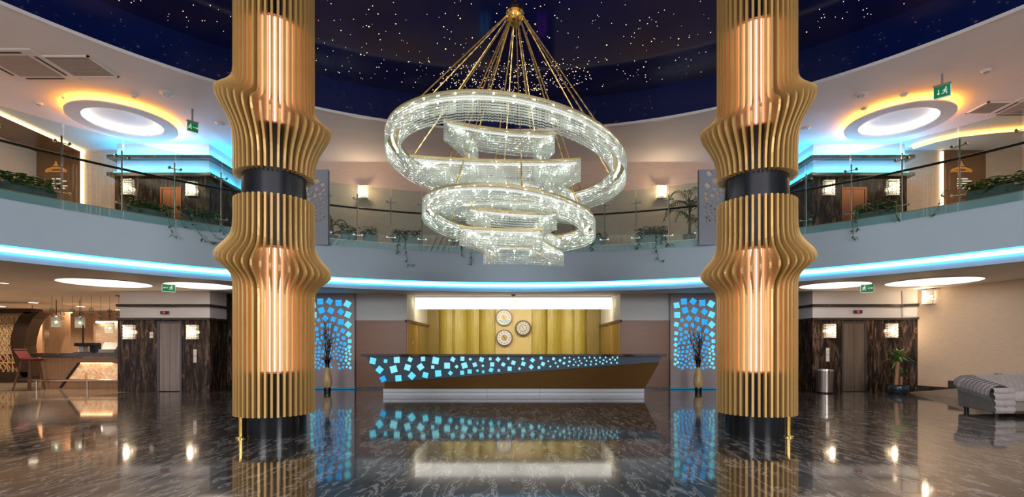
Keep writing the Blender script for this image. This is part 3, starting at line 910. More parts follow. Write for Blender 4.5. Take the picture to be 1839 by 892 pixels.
for X, Y, s_, r_ in ((158, 127, 38, 10), (228, 125, 38, 0), (302, 112, 42, 25), (375, 117, 32, 10), (528, 125, 38, 10), (582, 142, 48, 20), (465, 140, 28, 0), (648, 185, 50, 30), (107, 152, 48, 30), (338, 167, 28, 10), (418, 160, 26, 30), (287, 185, 36, 0), (212, 195, 36, 10), (150, 205, 32, 20), (383, 203, 24, 0), (513, 188, 34, 10), (563, 200, 30, 10), (600, 217, 30, 20), (645, 243, 34, 20), (105, 235, 36, -35), (338, 233, 38, 0), (270, 250, 38, 10), (423, 248, 28, 20), (490, 243, 32, 0), (155, 258, 34, 10), (210, 253, 36, 0), (548, 253, 34, 10), (603, 275, 32, 20), (662, 290, 34, 25), (383, 275, 28, 0), (457, 203, 24, 0), (97, 293, 34, 10), (312, 290, 30, 20), (458, 290, 30, 0), (140, 308, 32, 10), (200, 310, 32, 0), (255, 320, 34, 15), (513, 307, 30, 0), (412, 310, 24, 0), (352, 328, 30, 0), (560, 328, 32, 10), (610, 330, 30, 20), (657, 358, 34, 20), (165, 357, 30, 10), (210, 363, 32, 0), (300, 355, 28, 10), (103, 365, 34, -30), (475, 350, 26, 0), (423, 350, 24, 10), (530, 373, 38, 15), (355, 380, 30, 0), (600, 380, 34, 20), (258, 395, 32, 10), (138, 408, 36, 15), (190, 418, 34, 0), (640, 423, 40, 25), (312, 427, 34, 0), (565, 427, 28, 0), (497, 432, 28, 0), (363, 435, 28, 10), (97, 433, 36, 25), (235, 445, 30, 10), (153, 473, 34, 10), (275, 475, 28, 10), (208, 490, 34, 0), (333, 488, 28, 0), (388, 480, 28, 0), (507, 493, 30, 0), (558, 480, 30, 0), (612, 473, 26, 0), (663, 487, 34, 20)):
    PSQ.append((1200 + X / 8.105, 600 + Y / 8.105, s_ / 8.105, r_))
YP = YW - .125


def lit_panel(x0, x1, label):
    xa_, xb_ = px(x0, YP), px(x1, YP)
    xm = (xa_ + xb_) / 2
    t = thing('feature_panel', label, 'panel', (xm, YP, 0))
    board = MB().box(xa_ - xm, xb_ - xm, 0, .10, .05, Z_SOF - .01).build('panel_board', K['panel_mauve'], t)
    MB().box(xa_ - xm, xb_ - xm, .01, .06, .02, .04).build('led_strip', K['foot_blue'], t)
    for x, y, s_, r_ in PSQ:
        X, Z = (x - 1246.5) * YP / F, pz(y, YP)
        h_ = s_ / 2 * YP / F * 1.05
        M = Matrix.Translation((X, -.004, Z)) @ Matrix.Rotation(rad(r_), 4, 'Y')
        edge = x < 1218 or x > 1274
        MB().box(-h_, h_, 0, .02, -h_, h_, M).build('light_square', K['sq_cyan'] if edge else K['sq_blue'], board)
    return t


lit_panel(551, 636.5, 'mauve lacquer panel with glowing blue squares left of the brown wood wall')
lit_panel(1204, 1289.5, 'mauve lacquer panel with glowing blue squares right of the brown wood wall')


# vases with dry twigs
def vase(x, label):
    Y = 15.35
    t = thing('floor_vase', label, 'vase', (px(x, Y), Y, 0))
    s_ = Y / F
    prof = [(.001, .0), (.095, 0), (.095, .14)]
    MB().lathe([(.001, 0), (.10, 0), (.105, .13), (.10, .15)], 20).build('base', K['black_gloss'], t, smooth=True)
    MB().lathe([(.10, .15), (.13, .22), (.145, .33), (.13, .46), (.10, .60), (.07, .72), (.06, .76)], 24).build('body', K['vase_tan'], t, smooth=True)
    MB().lathe([(.06, .76), (.055, .80), (.07, .90), (.095, 1.0), (.085, 1.0), (.05, .85), (.001, .84)], 20).build('neck', K['black_gloss'], t, smooth=True)
    r_ = random.Random(int(x))
    mb = MB()
    for k in range(46):
        a = r_.uniform(0, 2 * pi); sp_ = r_.uniform(.05, .34); h_ = r_.uniform(.5, 1.35)
        if k < 26: sp_, h_ = r_.uniform(.12, .26), r_.uniform(.05, .22)
        pts = [(0.02 * cos(a), .02 * sin(a), .95)]
        for q in (.35, .7, 1.0):
            j = .05 * (q < 1)
            pts.append((sp_ * q * cos(a) + r_.uniform(-j, j), sp_ * q * sin(a) * .7 + r_.uniform(-j, j), .97 + h_ * q))
        mb.tube(pts, [.008, .007, .006, .003], 4)
        if k >= 26:
            for q in range(5):
                i = r_.randint(1, 2); p = Vector(pts[i]).lerp(Vector(pts[i + 1]), r_.random())
                d = Vector((r_.uniform(-.12, .12), r_.uniform(-.05, .05), r_.uniform(.05, .2)))
                mb.tube([p, p + d], [.004, .002], 4)
                mb.ball(p + d, .011, 5, 3)
    mb.build('dry_twigs', K['twig'], t, kind='stuff')
    return t


vase(588, 'tan floor vase with dark dry twigs in front of the left lit panel')
vase(1254, 'tan floor vase with dark dry twigs in front of the right lit panel')

# ------------------------------------------------------------ niche lamp and clocks
YLm = 17.3
a, c_ = px(745, YLm), px(1098.5, YLm)
zt0, zb0 = Z_SOF - .03, pz(553.5, YLm)
lamp = thing('linear_chandelier', 'long glowing white strand lamp over the reception niche', 'lamp', ((a + c_) / 2, YLm, Z_SOF))
hw = (c_ - a) / 2
MB().box(-hw, hw, 0, .40, -.035, 0).build('ceiling_plate', K['chrome'], lamp)
K['strand'] = mat('glowing_strand', (.9, .88, .82), .3, emit=(1.0, .96, .88), es=.80)
mb = MB()
n_ = 230
for i in range(n_):
    x = -hw + 2 * hw * (i + .5) / n_
    for y in (.02, .38):
        mb.box(x - .011, x + .011, y - .01, y + .01, zb0 - Z_SOF + random.uniform(-.004, .004), -.035)
for i in range(14):
    y = .02 + .36 * i / 13
    for x in (-hw + .01, hw - .01):
        mb.box(x - .01, x + .01, y - .011, y + .011, zb0 - Z_SOF, -.035)
mb.build('light_strands', K['strand'], lamp, kind='stuff')
mb = MB()
for i in range(22):
    x = -hw + 2 * hw * (i + .5) / 22
    mb.ball((x, .2, -.12), .035, 8, 5)
q = area('strand_lamp', (0, .43, -.22), (rad(72), 0, 0), 6.6, 75, (1, .93, .80), .3); q.parent = lamp
K['lamp_bulb'] = emis('lamp_bulb', (1, .9, .74), 3.0)
mb.build('bulbs', K['lamp_bulb'], lamp, kind='stuff')


def clock(x, y, d, kind, label):
    Y = 20.22
    t = thing('wall_clock', label, 'clock', tuple(at(x, y, Y)))
    R = d / 2 * Y / F
    RX = Matrix.Rotation(rad(90), 4, 'X')
    def disc(r0, r1, yy, th, name, m_):
        mb = MB().lathe([(r0, 0), (r1, 0), (r1, th), (r0, th)], 36, closed=True)
        mb.v = [tuple(Vector((p[0], -yy - p[2] + 0.0, p[1]))) for p in mb.v]
        return mb.build(name, m_, t)
    face = disc(.001, R * .93, .0, .02, 'face', K['clock_cream'] if kind == 2 else K['clock_face'])
    disc(R * (.80 if kind == 2 else .89), R, -.02, .065, 'rim', K['clock_rim'])
    if kind == 0:
        # gold picture with a blue foot
        disc(.001, R * .36, .02, .004, 'gold_picture', K['clock_gold'])
        MB().box(-R * .55, R * .55, -.027, -.02, -R * .52, -R * .30).build('blue_band', K['clock_blue'], t)
    elif kind == 1:
        disc(.001, R * .38, .02, .004, 'centre_disc', K['clock_gold'])
    else:
        disc(R * .40, R * .46, .02, .004, 'inner_ring', K['ink'])
    for k in range(12):
        q = 2 * pi * k / 12
        M = Matrix.Translation((R * .66 * sin(q), -.024, R * .66 * cos(q))) @ Matrix.Rotation(q, 4, 'Y')
        MB().box(-R * .035, R * .035, -.003, .003, -R * .07, R * .07, M).build('hour_mark', K['ink'], face)
    for nm, q, l_, w_ in (('hour_hand', rad(-30), .32, .03), ('minute_hand', rad(150), .42, .022)):
        M = Matrix.Translation((0, -.032, 0)) @ Matrix.Rotation(q, 4, 'Y')
        MB().box(-R * w_, R * w_, -.003, .003, -R * .06, R * l_, M).build(nm, K['ink'], face)


clock(905.3, 570.3, 29.5, 0, 'upper left wall clock with gold and blue picture on its white face')
clock(905.8, 606.3, 29.5, 1, 'lower left wall clock with brown centre disc on a white face')
clock(939.5, 589, 29, 2, 'right-hand wall clock with thick brown rim and cream face')

# ------------------------------------------------------------ wall sconces
def sconce(x, y, Y, label, w_px=19, h_px=25, yaw=0.0, wx=None, power=14):
    p = at(x, y, Y) if wx is None else Vector(wx)
    t = thing('wall_sconce', label, 'wall lamp', tuple(p), yaw)
    W, Hh = w_px / 2 * Y / F, h_px / 2 * Y / F
    D = .10
    MB().box(-W * .6, W * .6, -.015, .0, -Hh * .8, Hh * .8).build('back_plate', K['chrome'], t)
    mb = MB()
    nx_, nz_ = 7, 9
    for i in range(nx_):
        for j in range(nz_):
            ox = (i + (.5 if j % 2 else 0) - (nx_ - .5) / 2) * 2 * W / nx_
            oz = (j - (nz_ - 1) / 2) * 2 * Hh / nz_
            a_, c_ = W / nx_ * .86, Hh / nz_ * 1.05
            y0 = -D
            mb.add([(ox - a_, y0, oz), (ox, y0, oz - c_), (ox + a_, y0, oz), (ox, y0, oz + c_), (ox, y0 - .018, oz)], [(0, 1, 4), (1, 2, 4), (2, 3, 4), (3, 0, 4)])
    for sx in (-1, 1):
        for j in range(nz_):
            for k in range(3):
                oz = (j - (nz_ - 1) / 2) * 2 * Hh / nz_; oy = -.02 - k * .03; c_ = Hh / nz_ * .9
                X = sx * W
                mb.add([(X, oy - .013, oz), (X, oy, oz - c_), (X, oy + .013, oz), (X, oy, oz + c_), (X + sx * .012, oy, oz)], [(0, 1, 4), (1, 2, 4), (2, 3, 4), (3, 0, 4)])
    mb.build('crystal_lattice', K['sconce'], t, kind='stuff')
    f = MB()
    for z in (-Hh, Hh):
        f.box(-W, W, -D - .005, 0, z - .008, z + .008)
    f.build('frame', K['chrome'], t)
    b_ = MB(); b_.ball((0, -.05, Hh * .15), .024, 8, 5); b_.build('bulb', K['sconce_core'], t)
    q = point('sconce_lamp', (0, -.17, .0), power, (1, .72, .45), .06); q.parent = t
    return t


YS = YB - .01
sconce(234, 596, YS, 'lit crystal sconce on dark marble left of the lower left lift door')
sconce(347.5, 596, YS, 'lit crystal sconce on dark marble right of the lower left lift door')
sconce(1488.5, 594, YS, 'lit crystal sconce above the steel bin beside the lower right lift door')
sconce(1599.5, 593.5, YS, 'lit crystal sconce above the potted dracaena beside the lower right lift door')
sconce(231.5, 337, YS, 'lit crystal sconce left of the copper lift door on the left gallery', 20, 28)
sconce(346, 340, YS, 'lit crystal sconce right of the copper lift door on the left gallery', 19, 25)
sconce(1487, 338, YS, 'lit crystal sconce left of the copper lift door on the right gallery', 19, 27)
sconce(1601.5, 338, YS, 'lit crystal sconce right of the copper lift door on the right gallery', 20, 28)
sconce(653, 345, 17.09, 'lit crystal sconce on the gallery back wall left of the chandelier', 17, 24, power=26)
sconce(1187, 345, 17.09, 'lit crystal sconce on the gallery back wall right of the chandelier', 17, 24, power=26)
Yq = 14.95
wxq = 12.24 + (15.3 - Yq) * .66 / 2.5
sconce(1669, 533, Yq, 'lit crystal sconce high on the beige wallpaper at the right', 19, 26, rad(90 + 14.8) + pi, wx=(wxq - .01, Yq, pz(533, Yq)), power=12)

# ------------------------------------------------------------ lift displays and call buttons
for x, y, lb in ((295, 561, 'small lift floor display with red numeral above the left lift door'), (1541.5, 559.5, 'small lift floor display with red numeral above the right lift door')):
    p = at(x, y, YB)
    t = thing('floor_display', lb, 'display', (p.x, YB + .045, p.z))
    MB().box(-.125, .125, -.05, 0, -.05, .05).build('display_case', K['steel_dark'], t)
    MB().box(-.10, .10, -.054, -.05, -.038, .038).build('screen', K['dark_slot'], t)
    g = MB(); g.box(.012, .026, -.058, -.054, -.03, .03)
    g.build('numeral', K['red_led'], t)
    g = MB()
    for a_ in ((-.05, -.012, .024, .03), (-.05, -.012, -.004, .004), (-.05, -.012, -.03, -.024), (-.02, -.012, -.03, .03)):
        g.box(a_[0], a_[1], -.058, -.054, a_[2], a_[3])
    g.build('numeral', K['red_led'], t)
for x, y, h_, lb in ((350.7, 639, 24, 'tall white call button plate right of the left lift door'), (272.5, 601.3, 11, 'small white notice plate left of the left lift door'), (1486, 636.5, 24, 'tall white call button plate left of the right lift door')):
    p = at(x, y, YB)
    t = thing('call_plate', lb, 'button plate', (p.x, YB - .001, p.z))
    hh = h_ / 2 * YB / F
    for z0, z1 in ((-hh, -.006), (.006, hh)):
        MB().box(-.05, .05, -.016, 0, z0, z1).build('plate', K['plastic_white'], t)
    MB().lathe([(.001, 0), (.016, 0), (.016, .008), (.001, .008)], 12, (0, 0, 0)).build('button', K['steel'], t).location = (0, -.02, hh * .45)

# ------------------------------------------------------------ exit signs
def exit_sign(x, y, Y, zc, wpx, hpx, yaw, arrow, label):
    p = at(x, y, Y)
    t = thing('exit_sign', label, 'sign', (p.x, Y, zc), yaw)
    W, Hh = wpx / 2 * Y / F, hpx / 2 * Y / F
    dz = p.z - zc
    MB().box(-W, W, -.03, .03, dz - Hh, dz + Hh).build('sign_body', K['sign_green'], t)
    MB().box(-W - .012, W + .012, -.036, .036, dz + Hh, dz + Hh + .05).build('housing', K['grey_plastic'], t)
    MB().box(-.02, .02, -.02, .02, dz + Hh + .05, 0).build('hanger', K['grey_plastic'], t)
    f = MB()
    f.box(-W, W, -.034, .03, dz - Hh - .008, dz - Hh); f.box(-W - .008, -W, -.034, .03, dz - Hh, dz + Hh); f.box(W, W + .008, -.034, .03, dz - Hh, dz + Hh)
    f.build('rim', K['sign_white'], t)
    # running person and arrow
    s_ = Hh * .9
    pm = MB(); yy = -.035
    cx_ = W * .42 * (1 if arrow < 0 else -1) if arrow else W * .42
    def seg(a, b_, th):
        a = Vector((cx_ + a[0] * s_, yy, dz + a[1] * s_)); b_ = Vector((cx_ + b_[0] * s_, yy, dz + b_[1] * s_))
        pm.tube([a, b_], th * s_, 6)
    seg((0, .38), (-.1, -.05), .13); seg((-.1, -.05), (.22, -.25), .09); seg((.22, -.25), (.15, -.62), .07); seg((-.1, -.05), (-.28, -.42), .09); seg((-.28, -.42), (-.62, -.45), .07)
    seg((0, .33), (.32, .1), .06); seg((0, .33), (-.34, .2), .06); seg((-.34, .2), (-.42, -.05), .06)
    pm.ball((cx_ + .07 * s_, yy, dz + .62 * s_), .15 * s_, 8, 5)
    pm.build('running_figure', K['sign_white'], t)
    am = MB(); ax = -cx_
    if arrow:
        am.box(ax - s_ * .5, ax + s_ * .5, yy, -.03, dz - .07 * s_, dz + .07 * s_)
        tip = ax + arrow * s_ * .75
        am.prism([(tip, dz), (tip - arrow * s_ * .35, dz + .28 * s_), (tip - arrow * s_ * .35, dz - .28 * s_)], .006, 'y', yy)
    else:
        am.box(ax - .07 * s_, ax + .07 * s_, yy, -.03, dz - .3 * s_, dz + .5 * s_)
        am.prism([(ax, dz - .6 * s_), (ax - .25 * s_, dz - .25 * s_), (ax + .25 * s_, dz - .25 * s_)], .006, 'y', yy)
    am.build('arrow', K['sign_white'], t)


exit_sign(303, 517, 13.9, Z_SOF, 19, 13, rad(38), -1, 'green exit sign hanging under the lower ceiling at the left')
exit_sign(1557.5, 517.5, 13.9, Z_SOF, 19, 14, rad(-38), 1, 'green exit sign hanging under the lower ceiling at the right')
exit_sign(345.5, 229, 13.3, Z_UC, 17, 16, rad(46), 1, 'green exit sign hanging under the left gallery ceiling')
exit_sign(1692, 165, 11.6, Z_UC, 23, 20, rad(-46), 0, 'green exit sign hanging under the right gallery ceiling')

# ------------------------------------------------------------ lower ceiling lights
def disc_light(x, y, r, label):
    t = thing('ceiling_light', label, 'ceiling light', (x, y, Z_SOF), 0)
    MB().lathe([(r - .06, -.006), (r, -.02), (r + .03, 0), (r - .06, 0)], 48, closed=True).build('rim', K['ceil_low'], t, smooth=True)
    MB().lathe([(.001, -.008), (r - .05, -.008), (r - .05, -.004), (.001, -.004)], 48).build('diffuser', K['diffuser'], t)


disc_light(-11.2, 13.66, 1.08, 'large round ceiling light left of the lower left exit sign')
disc_light(-9.0, 14.25, .92, 'round ceiling light beside the left gold column')
disc_light(11.1, 13.38, 1.08, 'large round ceiling light right of the lower right exit sign')
disc_light(8.97, 14.15, .92, 'round ceiling light beside the right gold column')
for x, y, lb in ((8, 508, 'leftmost recessed spotlight over the bar'), (2, 550, 'recessed spotlight over the bar arch'), (60, 543, 'recessed spotlight between the arch and the bar'), (145, 550, 'recessed spotlight over the middle of the bar'), (214, 556, 'recessed spotlight beside the left lift block')):
    Y = F * (Z_SOF - CH) / (HZ - y)
    t = thing('downlight', lb, 'ceiling light', (px(x, Y), Y, Z_SOF))
    r = .10 if y < 520 else .17
    MB().lathe([(r * .8, -.004), (r, -.012), (r * 1.15, 0), (r * .8, 0)], 20, closed=True).build('rim', K['plastic_white'], t)
    MB().lathe([(.001, -.008), (r * .85, -.008), (r * .85, -.003), (.001, -.003)], 20).build('lens', K['diffuser_spot'], t)

# ------------------------------------------------------------ gallery ceiling: dropped rings, vents, detectors
def ring_light(x, y, label):
    t = thing('ceiling_ring', label, 'ceiling light', (x, y, Z_UC))
    ro, ri, zb = 1.24, .90, -.17
    MB().lathe([(ri, zb), (ro, zb), (ro, zb + .035), (ro - .02, zb + .035), (ro - .05, zb + .02), (ri + .05, zb + .02), (ri + .02, zb + .05), (ri, zb + .05)], 64, closed=True).build('ring', K['white'], t, smooth=True)
    MB().lathe([(ro - .16, zb + .03), (ro - .05, zb + .03), (ro - .05, zb + .055), (ro - .16, zb + .055)], 64, closed=True).build('led_strip', K['led_orange'], t)
    MB().lathe([(ri + .03, zb + .05), (ri + .10, zb + .05), (ri + .10, zb + .075), (ri + .03, zb + .075)], 64, closed=True).build('led_strip', K['led_white'], t)
    MB().lathe([(ri + .16, zb + .02), (ri + .18, zb + .02), (ri + .18, 0), (ri + .16, 0)], 64, closed=True).build('divider', K['white'], t)


YR = 13.75
ring_light(px(222.5, YR), YR, 'dropped round ceiling ring with orange cove glow on the left gallery')
ring_light(px(1612, YR), YR, 'dropped round ceiling ring with orange cove glow on the right gallery')


def ceil_at(x, y, z=Z_UC):
    Y = F * (z - CH) / (HZ - y)
    return Vector((px(x, Y), Y, z))


def vent(cs, label):
    P = [ceil_at(*c) for c in cs]
    c = sum(P, Vector()) / 4
    t = thing('ceiling_vent', label, 'vent', tuple(c))
    x0, x1 = min(p.x for p in P) - c.x, max(p.x for p in P) - c.x
    y0, y1 = min(p.y for p in P) - c.y, max(p.y for p in P) - c.y
    return t, x0, x1, y0, y1


def grille(t, x0, x1, y0, y1, name='grille'):
    f = MB()
    for a in ((x0, x1, y0, y0 + .04), (x0, x1, y1 - .04, y1), (x0, x0 + .04, y0, y1), (x1 - .04, x1, y0, y1)):
        f.box(*a, -.03, 0)
    f.build('frame', K['plastic_white'], t)
    MB().box(x0 + .04, x1 - .04, y0 + .04, y1 - .04, -.012, 0).build(name, K['grille'], t)
    m_ = MB(); n_ = 14
    for i in range(n_):
        y = y0 + .05 + (y1 - y0 - .1) * (i + .5) / n_
        m_.box(x0 + .045, x1 - .045, y - .006, y + .006, -.022, -.012)
    m_.build('slats', K['grille'], t, kind='stuff')


def cassette(t, x0, x1, y0, y1):
    MB().box(x0, x1, y0, y1, -.035, 0).build('cover', K['plastic_white'], t, bevel=.012)
    W, D = x1 - x0, y1 - y0
    for a in ((x0 + W * .2, x1 - W * .2, y0 + D * .07, y0 + D * .11), (x0 + W * .2, x1 - W * .2, y1 - D * .11, y1 - D * .07), (x0 + W * .07, x0 + W * .11, y0 + D * .2, y1 - D * .2), (x1 - W * .11, x1 - W * .07, y0 + D * .2, y1 - D * .2)):
        MB().box(*a, -.04, -.03).build('air_slot', K['dark_slot'], t)
    MB().box(x0 + W * .17, x1 - W * .17, y0 + D * .17, y1 - D * .17, -.042, -.03).build('grille', K['grille'], t)
    m_ = MB(); n_ = 12
    for i in range(n_):
        y = y0 + D * .2 + D * .6 * (i + .5) / n_
        m_.box(x0 + W * .19, x1 - W * .19, y - .008, y + .008, -.047, -.042)
    m_.build('slats', K['grille'], t, kind='stuff')


p0, p1 = ceil_at(137, 99), ceil_at(187, 137)
t = thing('ceiling_vent', 'square grey ceiling vent beside the left air conditioner cassette', 'vent', ((p0.x + p1.x) / 2 - .25, (p0.y + p1.y) / 2, Z_UC))
grille(t, -.55, .55, -(p1.y - p0.y) / 2, (p1.y - p0.y) / 2)
p0, p1 = ceil_at(45, 86), ceil_at(135, 143)
t = thing('air_conditioner', 'white ceiling air conditioner cassette at the far left of the gallery', 'air conditioner', ((p0.x + p1.x) / 2 - .62, (p0.y + p1.y) / 2, Z_UC))
cassette(t, -.75, .75, -(p1.y - p0.y) / 2, (p1.y - p0.y) / 2)
p0, p1 = ceil_at(1800, 184), ceil_at(1785, 201)
t = thing('ceiling_vent', 'square grey ceiling vent on the right gallery ceiling', 'vent', (12.45, (p0.y + p1.y) / 2, Z_UC))
grille(t, -.33, .33, -.33, .33)
t = thing('air_conditioner', 'white ceiling air conditioner cassette at the far right of the gallery', 'air conditioner', (13.35, 13.15, Z_UC))
cassette(t, -.6, .6, -.5, .5)
for x, y, r, lb in ((300, 167, .16, 'round smoke detector on the left gallery ceiling above the exit sign'), (1546, 169, .16, 'larger smoke detector on the right gallery ceiling beside the column'), (1553, 194, .09, 'small smoke detector near the right dropped ring'), (70, 185, .09, 'small ceiling sensor left of the left dropped ring'), (116, 175, .05, 'tiny ceiling sensor beside the left dropped ring'), (241, 171, .08, 'small flat ceiling speaker above the left dropped ring'), (1623, 170, .09, 'flat ceiling speaker above the right dropped ring'), (1771, 126, .10, 'flat ceiling speaker on the far right of the gallery ceiling'), (395, 221, .13, 'round sensor on the ceiling beside the left column'), (1447, 229, .13, 'round sensor on the ceiling beside the right column')):
    p = ceil_at(x, y)
    t = thing('smoke_detector', lb, 'smoke detector', tuple(p))
    MB().lathe([(.001, -.05), (r * .55, -.05), (r * .8, -.03), (r, -.012), (r, 0), (.001, 0)], 20).build('cover', K['plastic_white'], t, smooth=True)
    MB().lathe([(r * .3, -.053), (r * .5, -.053), (r * .5, -.049), (r * .3, -.049)], 16, closed=True).build('sensor_ring', K['grey_plastic'], t)
for x, y, lb in ((922, 529, 'small ceiling sensor in front of the long strand lamp'),):
    Y = F * (Z_SOF - CH) / (HZ - y)
    t = thing('smoke_detector', lb, 'smoke detector', (px(x, Y), Y, Z_SOF))
    MB().lathe([(.001, -.04), (.05, -.04), (.09, -.012), (.09, 0), (.001, 0)], 20).build('cover', K['grey_plastic'], t, smooth=True)
    MB().lathe([(.02, -.045), (.035, -.045), (.035, -.039), (.02, -.039)], 16, closed=True).build('sensor_ring', K['dark_slot'], t)
# orange cove on the right gallery ceiling
cv = [ceil_at(x, y) for x, y in ((1640, 262), (1680, 250), (1722, 240.5), (1780, 234), (1839, 229), (1900, 226))]
o = thing('ceiling_cove', 'curved orange lit cove on the right gallery ceiling', 'ceiling light', tuple(cv[0]))
mb = MB(); m2 = MB()
for i in range(len(cv) - 1):
    a_, b_ = cv[i] - cv[0], cv[i + 1] - cv[0]
    d = (b_ - a_).normalized(); n_ = Vector((-d.y, d.x, 0))
    mb.box(0, (b_ - a_).length + .02, -.0, .04, -.09, 0, Matrix.Translation(a_) @ Matrix(((d.x, n_.x, 0, 0), (d.y, n_.y, 0, 0), (0, 0, 1, 0), (0, 0, 0, 1))))
    m2.box(0, (b_ - a_).length + .02, -.035, .0, -.075, -.03, Matrix.Translation(a_) @ Matrix(((d.x, n_.x, 0, 0), (d.y, n_.y, 0, 0), (0, 0, 1, 0), (0, 0, 0, 1))))
mb.build('lip', K['white'], o)
m2.build('led_strip', K['led_orange'], o)

# ------------------------------------------------------------ glass railing of the gallery
RG = RB + .03
Z_GT, Z_GB, Z_RAIL, Z_PT = Z_FL + 1.50, Z_FL - .19, Z_FL + .92, Z_FL + 1.27


def railing(posts, label, name='glass_railing'):
    """posts: list of azimuths"""
    pm = sum(posts) / len(posts)
    c = ring_pt(pm, RG, Z_FL)
    t = thing(name, label, 'railing', tuple(c), 0, 'gallery railings')
    for i in range(len(posts) - 1):
        a_, b_ = posts[i] + .0012, posts[i + 1] - .0012
        MB().lathe([(RG - .075, Z_GB), (RG - .063, Z_GB), (RG - .063, Z_GT), (RG - .075, Z_GT)], 4, (-c.x, YC - c.y, -c.z), a_, b_, True).build('glass_pane', K['glass'], t)
    n_ = 40
    MB().tube([ring_pt(posts[0] + (posts[-1] - posts[0]) * i / n_, RG + .09, Z_RAIL) - c for i in range(n_ + 1)], .027, 8).build('handrail', K['rail_dark'], t, smooth=True)
    for q in posts:
        p = ring_pt(q, RG + .05, Z_FL) - c
        MB().tube([p, p + Vector((0, 0, 1.30))], .017, 8).build('post', K['steel'], t)
        d = Vector((cos(q), -sin(q), 0)); r_ = Vector((-sin(q), -cos(q), 0))
        for h_ in (1.16, .16):
            m_ = MB(); z = Vector((0, 0, h_))
            m_.tube([p + z - d * .11, p + z + d * .11], .011, 6)
            for s_ in (-1, 1):
                m_.tube([p + z + d * .11 * s_ - r_ * .02, p + z + d * .11 * s_ + r_ * .075], .026, 8)
            m_.build('glass_clamp', K['chrome'], t)
        MB().tube([p + Vector((0, 0, .92)), p + Vector((0, 0, .92)) - r_ * .05], .012, 6).build('bracket', K['rail_dark'], t)
    return t


left_px = [112, 220, 314.6, 397.7]
right_px = [1447, 1528, 1619, 1722]
pl = [phi_of_px(x, RG)[0] for x in left_px]
d_ = pl[1] - pl[0]
pl = [pl[0] - d_ * k for k in (4, 3, 2, 1)] + pl + [phi_of_px(470, RG)[0], phi_of_px(550, RG)[0]]
pr = [phi_of_px(x, RG)[0] for x in right_px]
d_ = pr[-1] - pr[-2]
pr = [phi_of_px(1302, RG)[0], phi_of_px(1375, RG)[0]] + pr + [pr[-1] + d_ * k for k in (1, 2, 3, 4)]
pc = [phi_of_px(x, RG)[0] for x in (587, 642.5, 702, 758)]
pcr = [phi_of_px(x, RG)[0] for x in (1085.5, 1142, 1200.7, 1256)]
nmid = 5
pm_ = [pc[-1] + (pcr[0] - pc[-1]) * k / (nmid + 1) for k in range(1, nmid + 1)]
railing(pl, 'curved glass railing of the left gallery with dark handrail')
railing(pc + pm_ + pcr, 'curved glass railing of the middle gallery behind the chandelier')
railing(pr, 'curved glass railing of the right gallery with dark handrail')

# pierced panels between the railings
HOL = [(285, 165, 45, 35), (268, 278, 46, 40), (335, 235, 45, 20), (332, 310, 30, -25), (252, 355, 32, 5), (315, 373, 36, -25), (258, 408, 38, -30), (363, 355, 28, 10), (398, 318, 26, -30), (298, 430, 18, 10), (330, 410, 18, 10), (373, 398, 22, 10), (412, 357, 16, 20), (260, 453, 18, 30), (295, 470, 18, 20), (343, 447, 16, 20), (247, 487, 20, 20), (290, 510, 18, 10), (335, 503, 20, 20), (250, 535, 20, 20), (297, 543, 20, 30), (265, 578, 30, 25), (328, 572, 20, 20), (247, 623, 20, 30), (287, 610, 16, 20), (332, 610, 22, 10), (390, 270, 34, 15), (400, 435, 20, 10), (380, 480, 18, 20), (415, 500, 18, 10), (375, 540, 18, 20), (410, 580, 20, 10), (375, 610, 18, 10)]


def pierced(x_left, label, mirror):
    Y = 13.30
    xo_ = px(x_left + 23, Y)
    t = thing('pierced_panel', label, 'panel', (xo_, Y, Z_FL - .2))
    zz0, zz1 = pz(439.5, Y) - (Z_FL - .2), pz(304.5, Y) - (Z_FL - .2)
    wpx = 46
    bm = bmesh.new()
    X0, X1 = px(x_left, Y) - xo_, px(x_left + wpx, Y) - xo_
    loops = [[(X0, zz0), (X1, zz0), (X1, zz1), (X0, zz1)]]
    for hx, hy, s_, r_ in HOL:
        u = hx / 5.244 - 37.0
        if mirror: pass
        cx_ = px(x_left + u, Y) - xo_; cz_ = pz(280 + hy / 5.244, Y) - (Z_FL - .2)
        h_ = s_ / 5.244 / 2 * Y / F
        if cx_ + h_ * 1.45 > X1 - .01 or cx_ - h_ * 1.45 < X0 + .01: continue
        c, s2 = cos(rad(r_)), sin(rad(r_))
        loops.append([(cx_ + dx * c - dy * s2, cz_ + dx * s2 + dy * c) for dx, dy in ((-h_, -h_), (h_, -h_), (h_, h_), (-h_, h_))])
    for lp in loops:
        vs = [bm.verts.new((p[0], 0, p[1])) for p in lp]
        for i in range(4): bm.edges.new((vs[i], vs[(i + 1) % 4]))
    bmesh.ops.triangle_fill(bm, use_beauty=True, use_dissolve=False, edges=bm.edges[:], normal=(0, -1, 0))
    me = bpy.data.meshes.new('board'); bm.to_mesh(me); bm.free()
    me.materials.append(K['panel_grey'])
    o = bpy.data.objects.new('board', me); COL.objects.link(o); o.parent = t
    m_ = o.modifiers.new('thick', 'SOLIDIFY'); m_.thickness = .03; m_.offset = 0
    f = MB()
    f.box(X0 - .02, X0, -.025, .10, zz0, zz1)
    f.box(X1, X1 + .02, -.025, .10, zz0, zz1)
    f.build('side_edges', K['panel_grey'], t)


pierced(542, 'grey panel pierced with tilted squares on the left of the middle railing', False)
pierced(1256.5, 'grey panel pierced with tilted squares on the right of the middle railing', True)

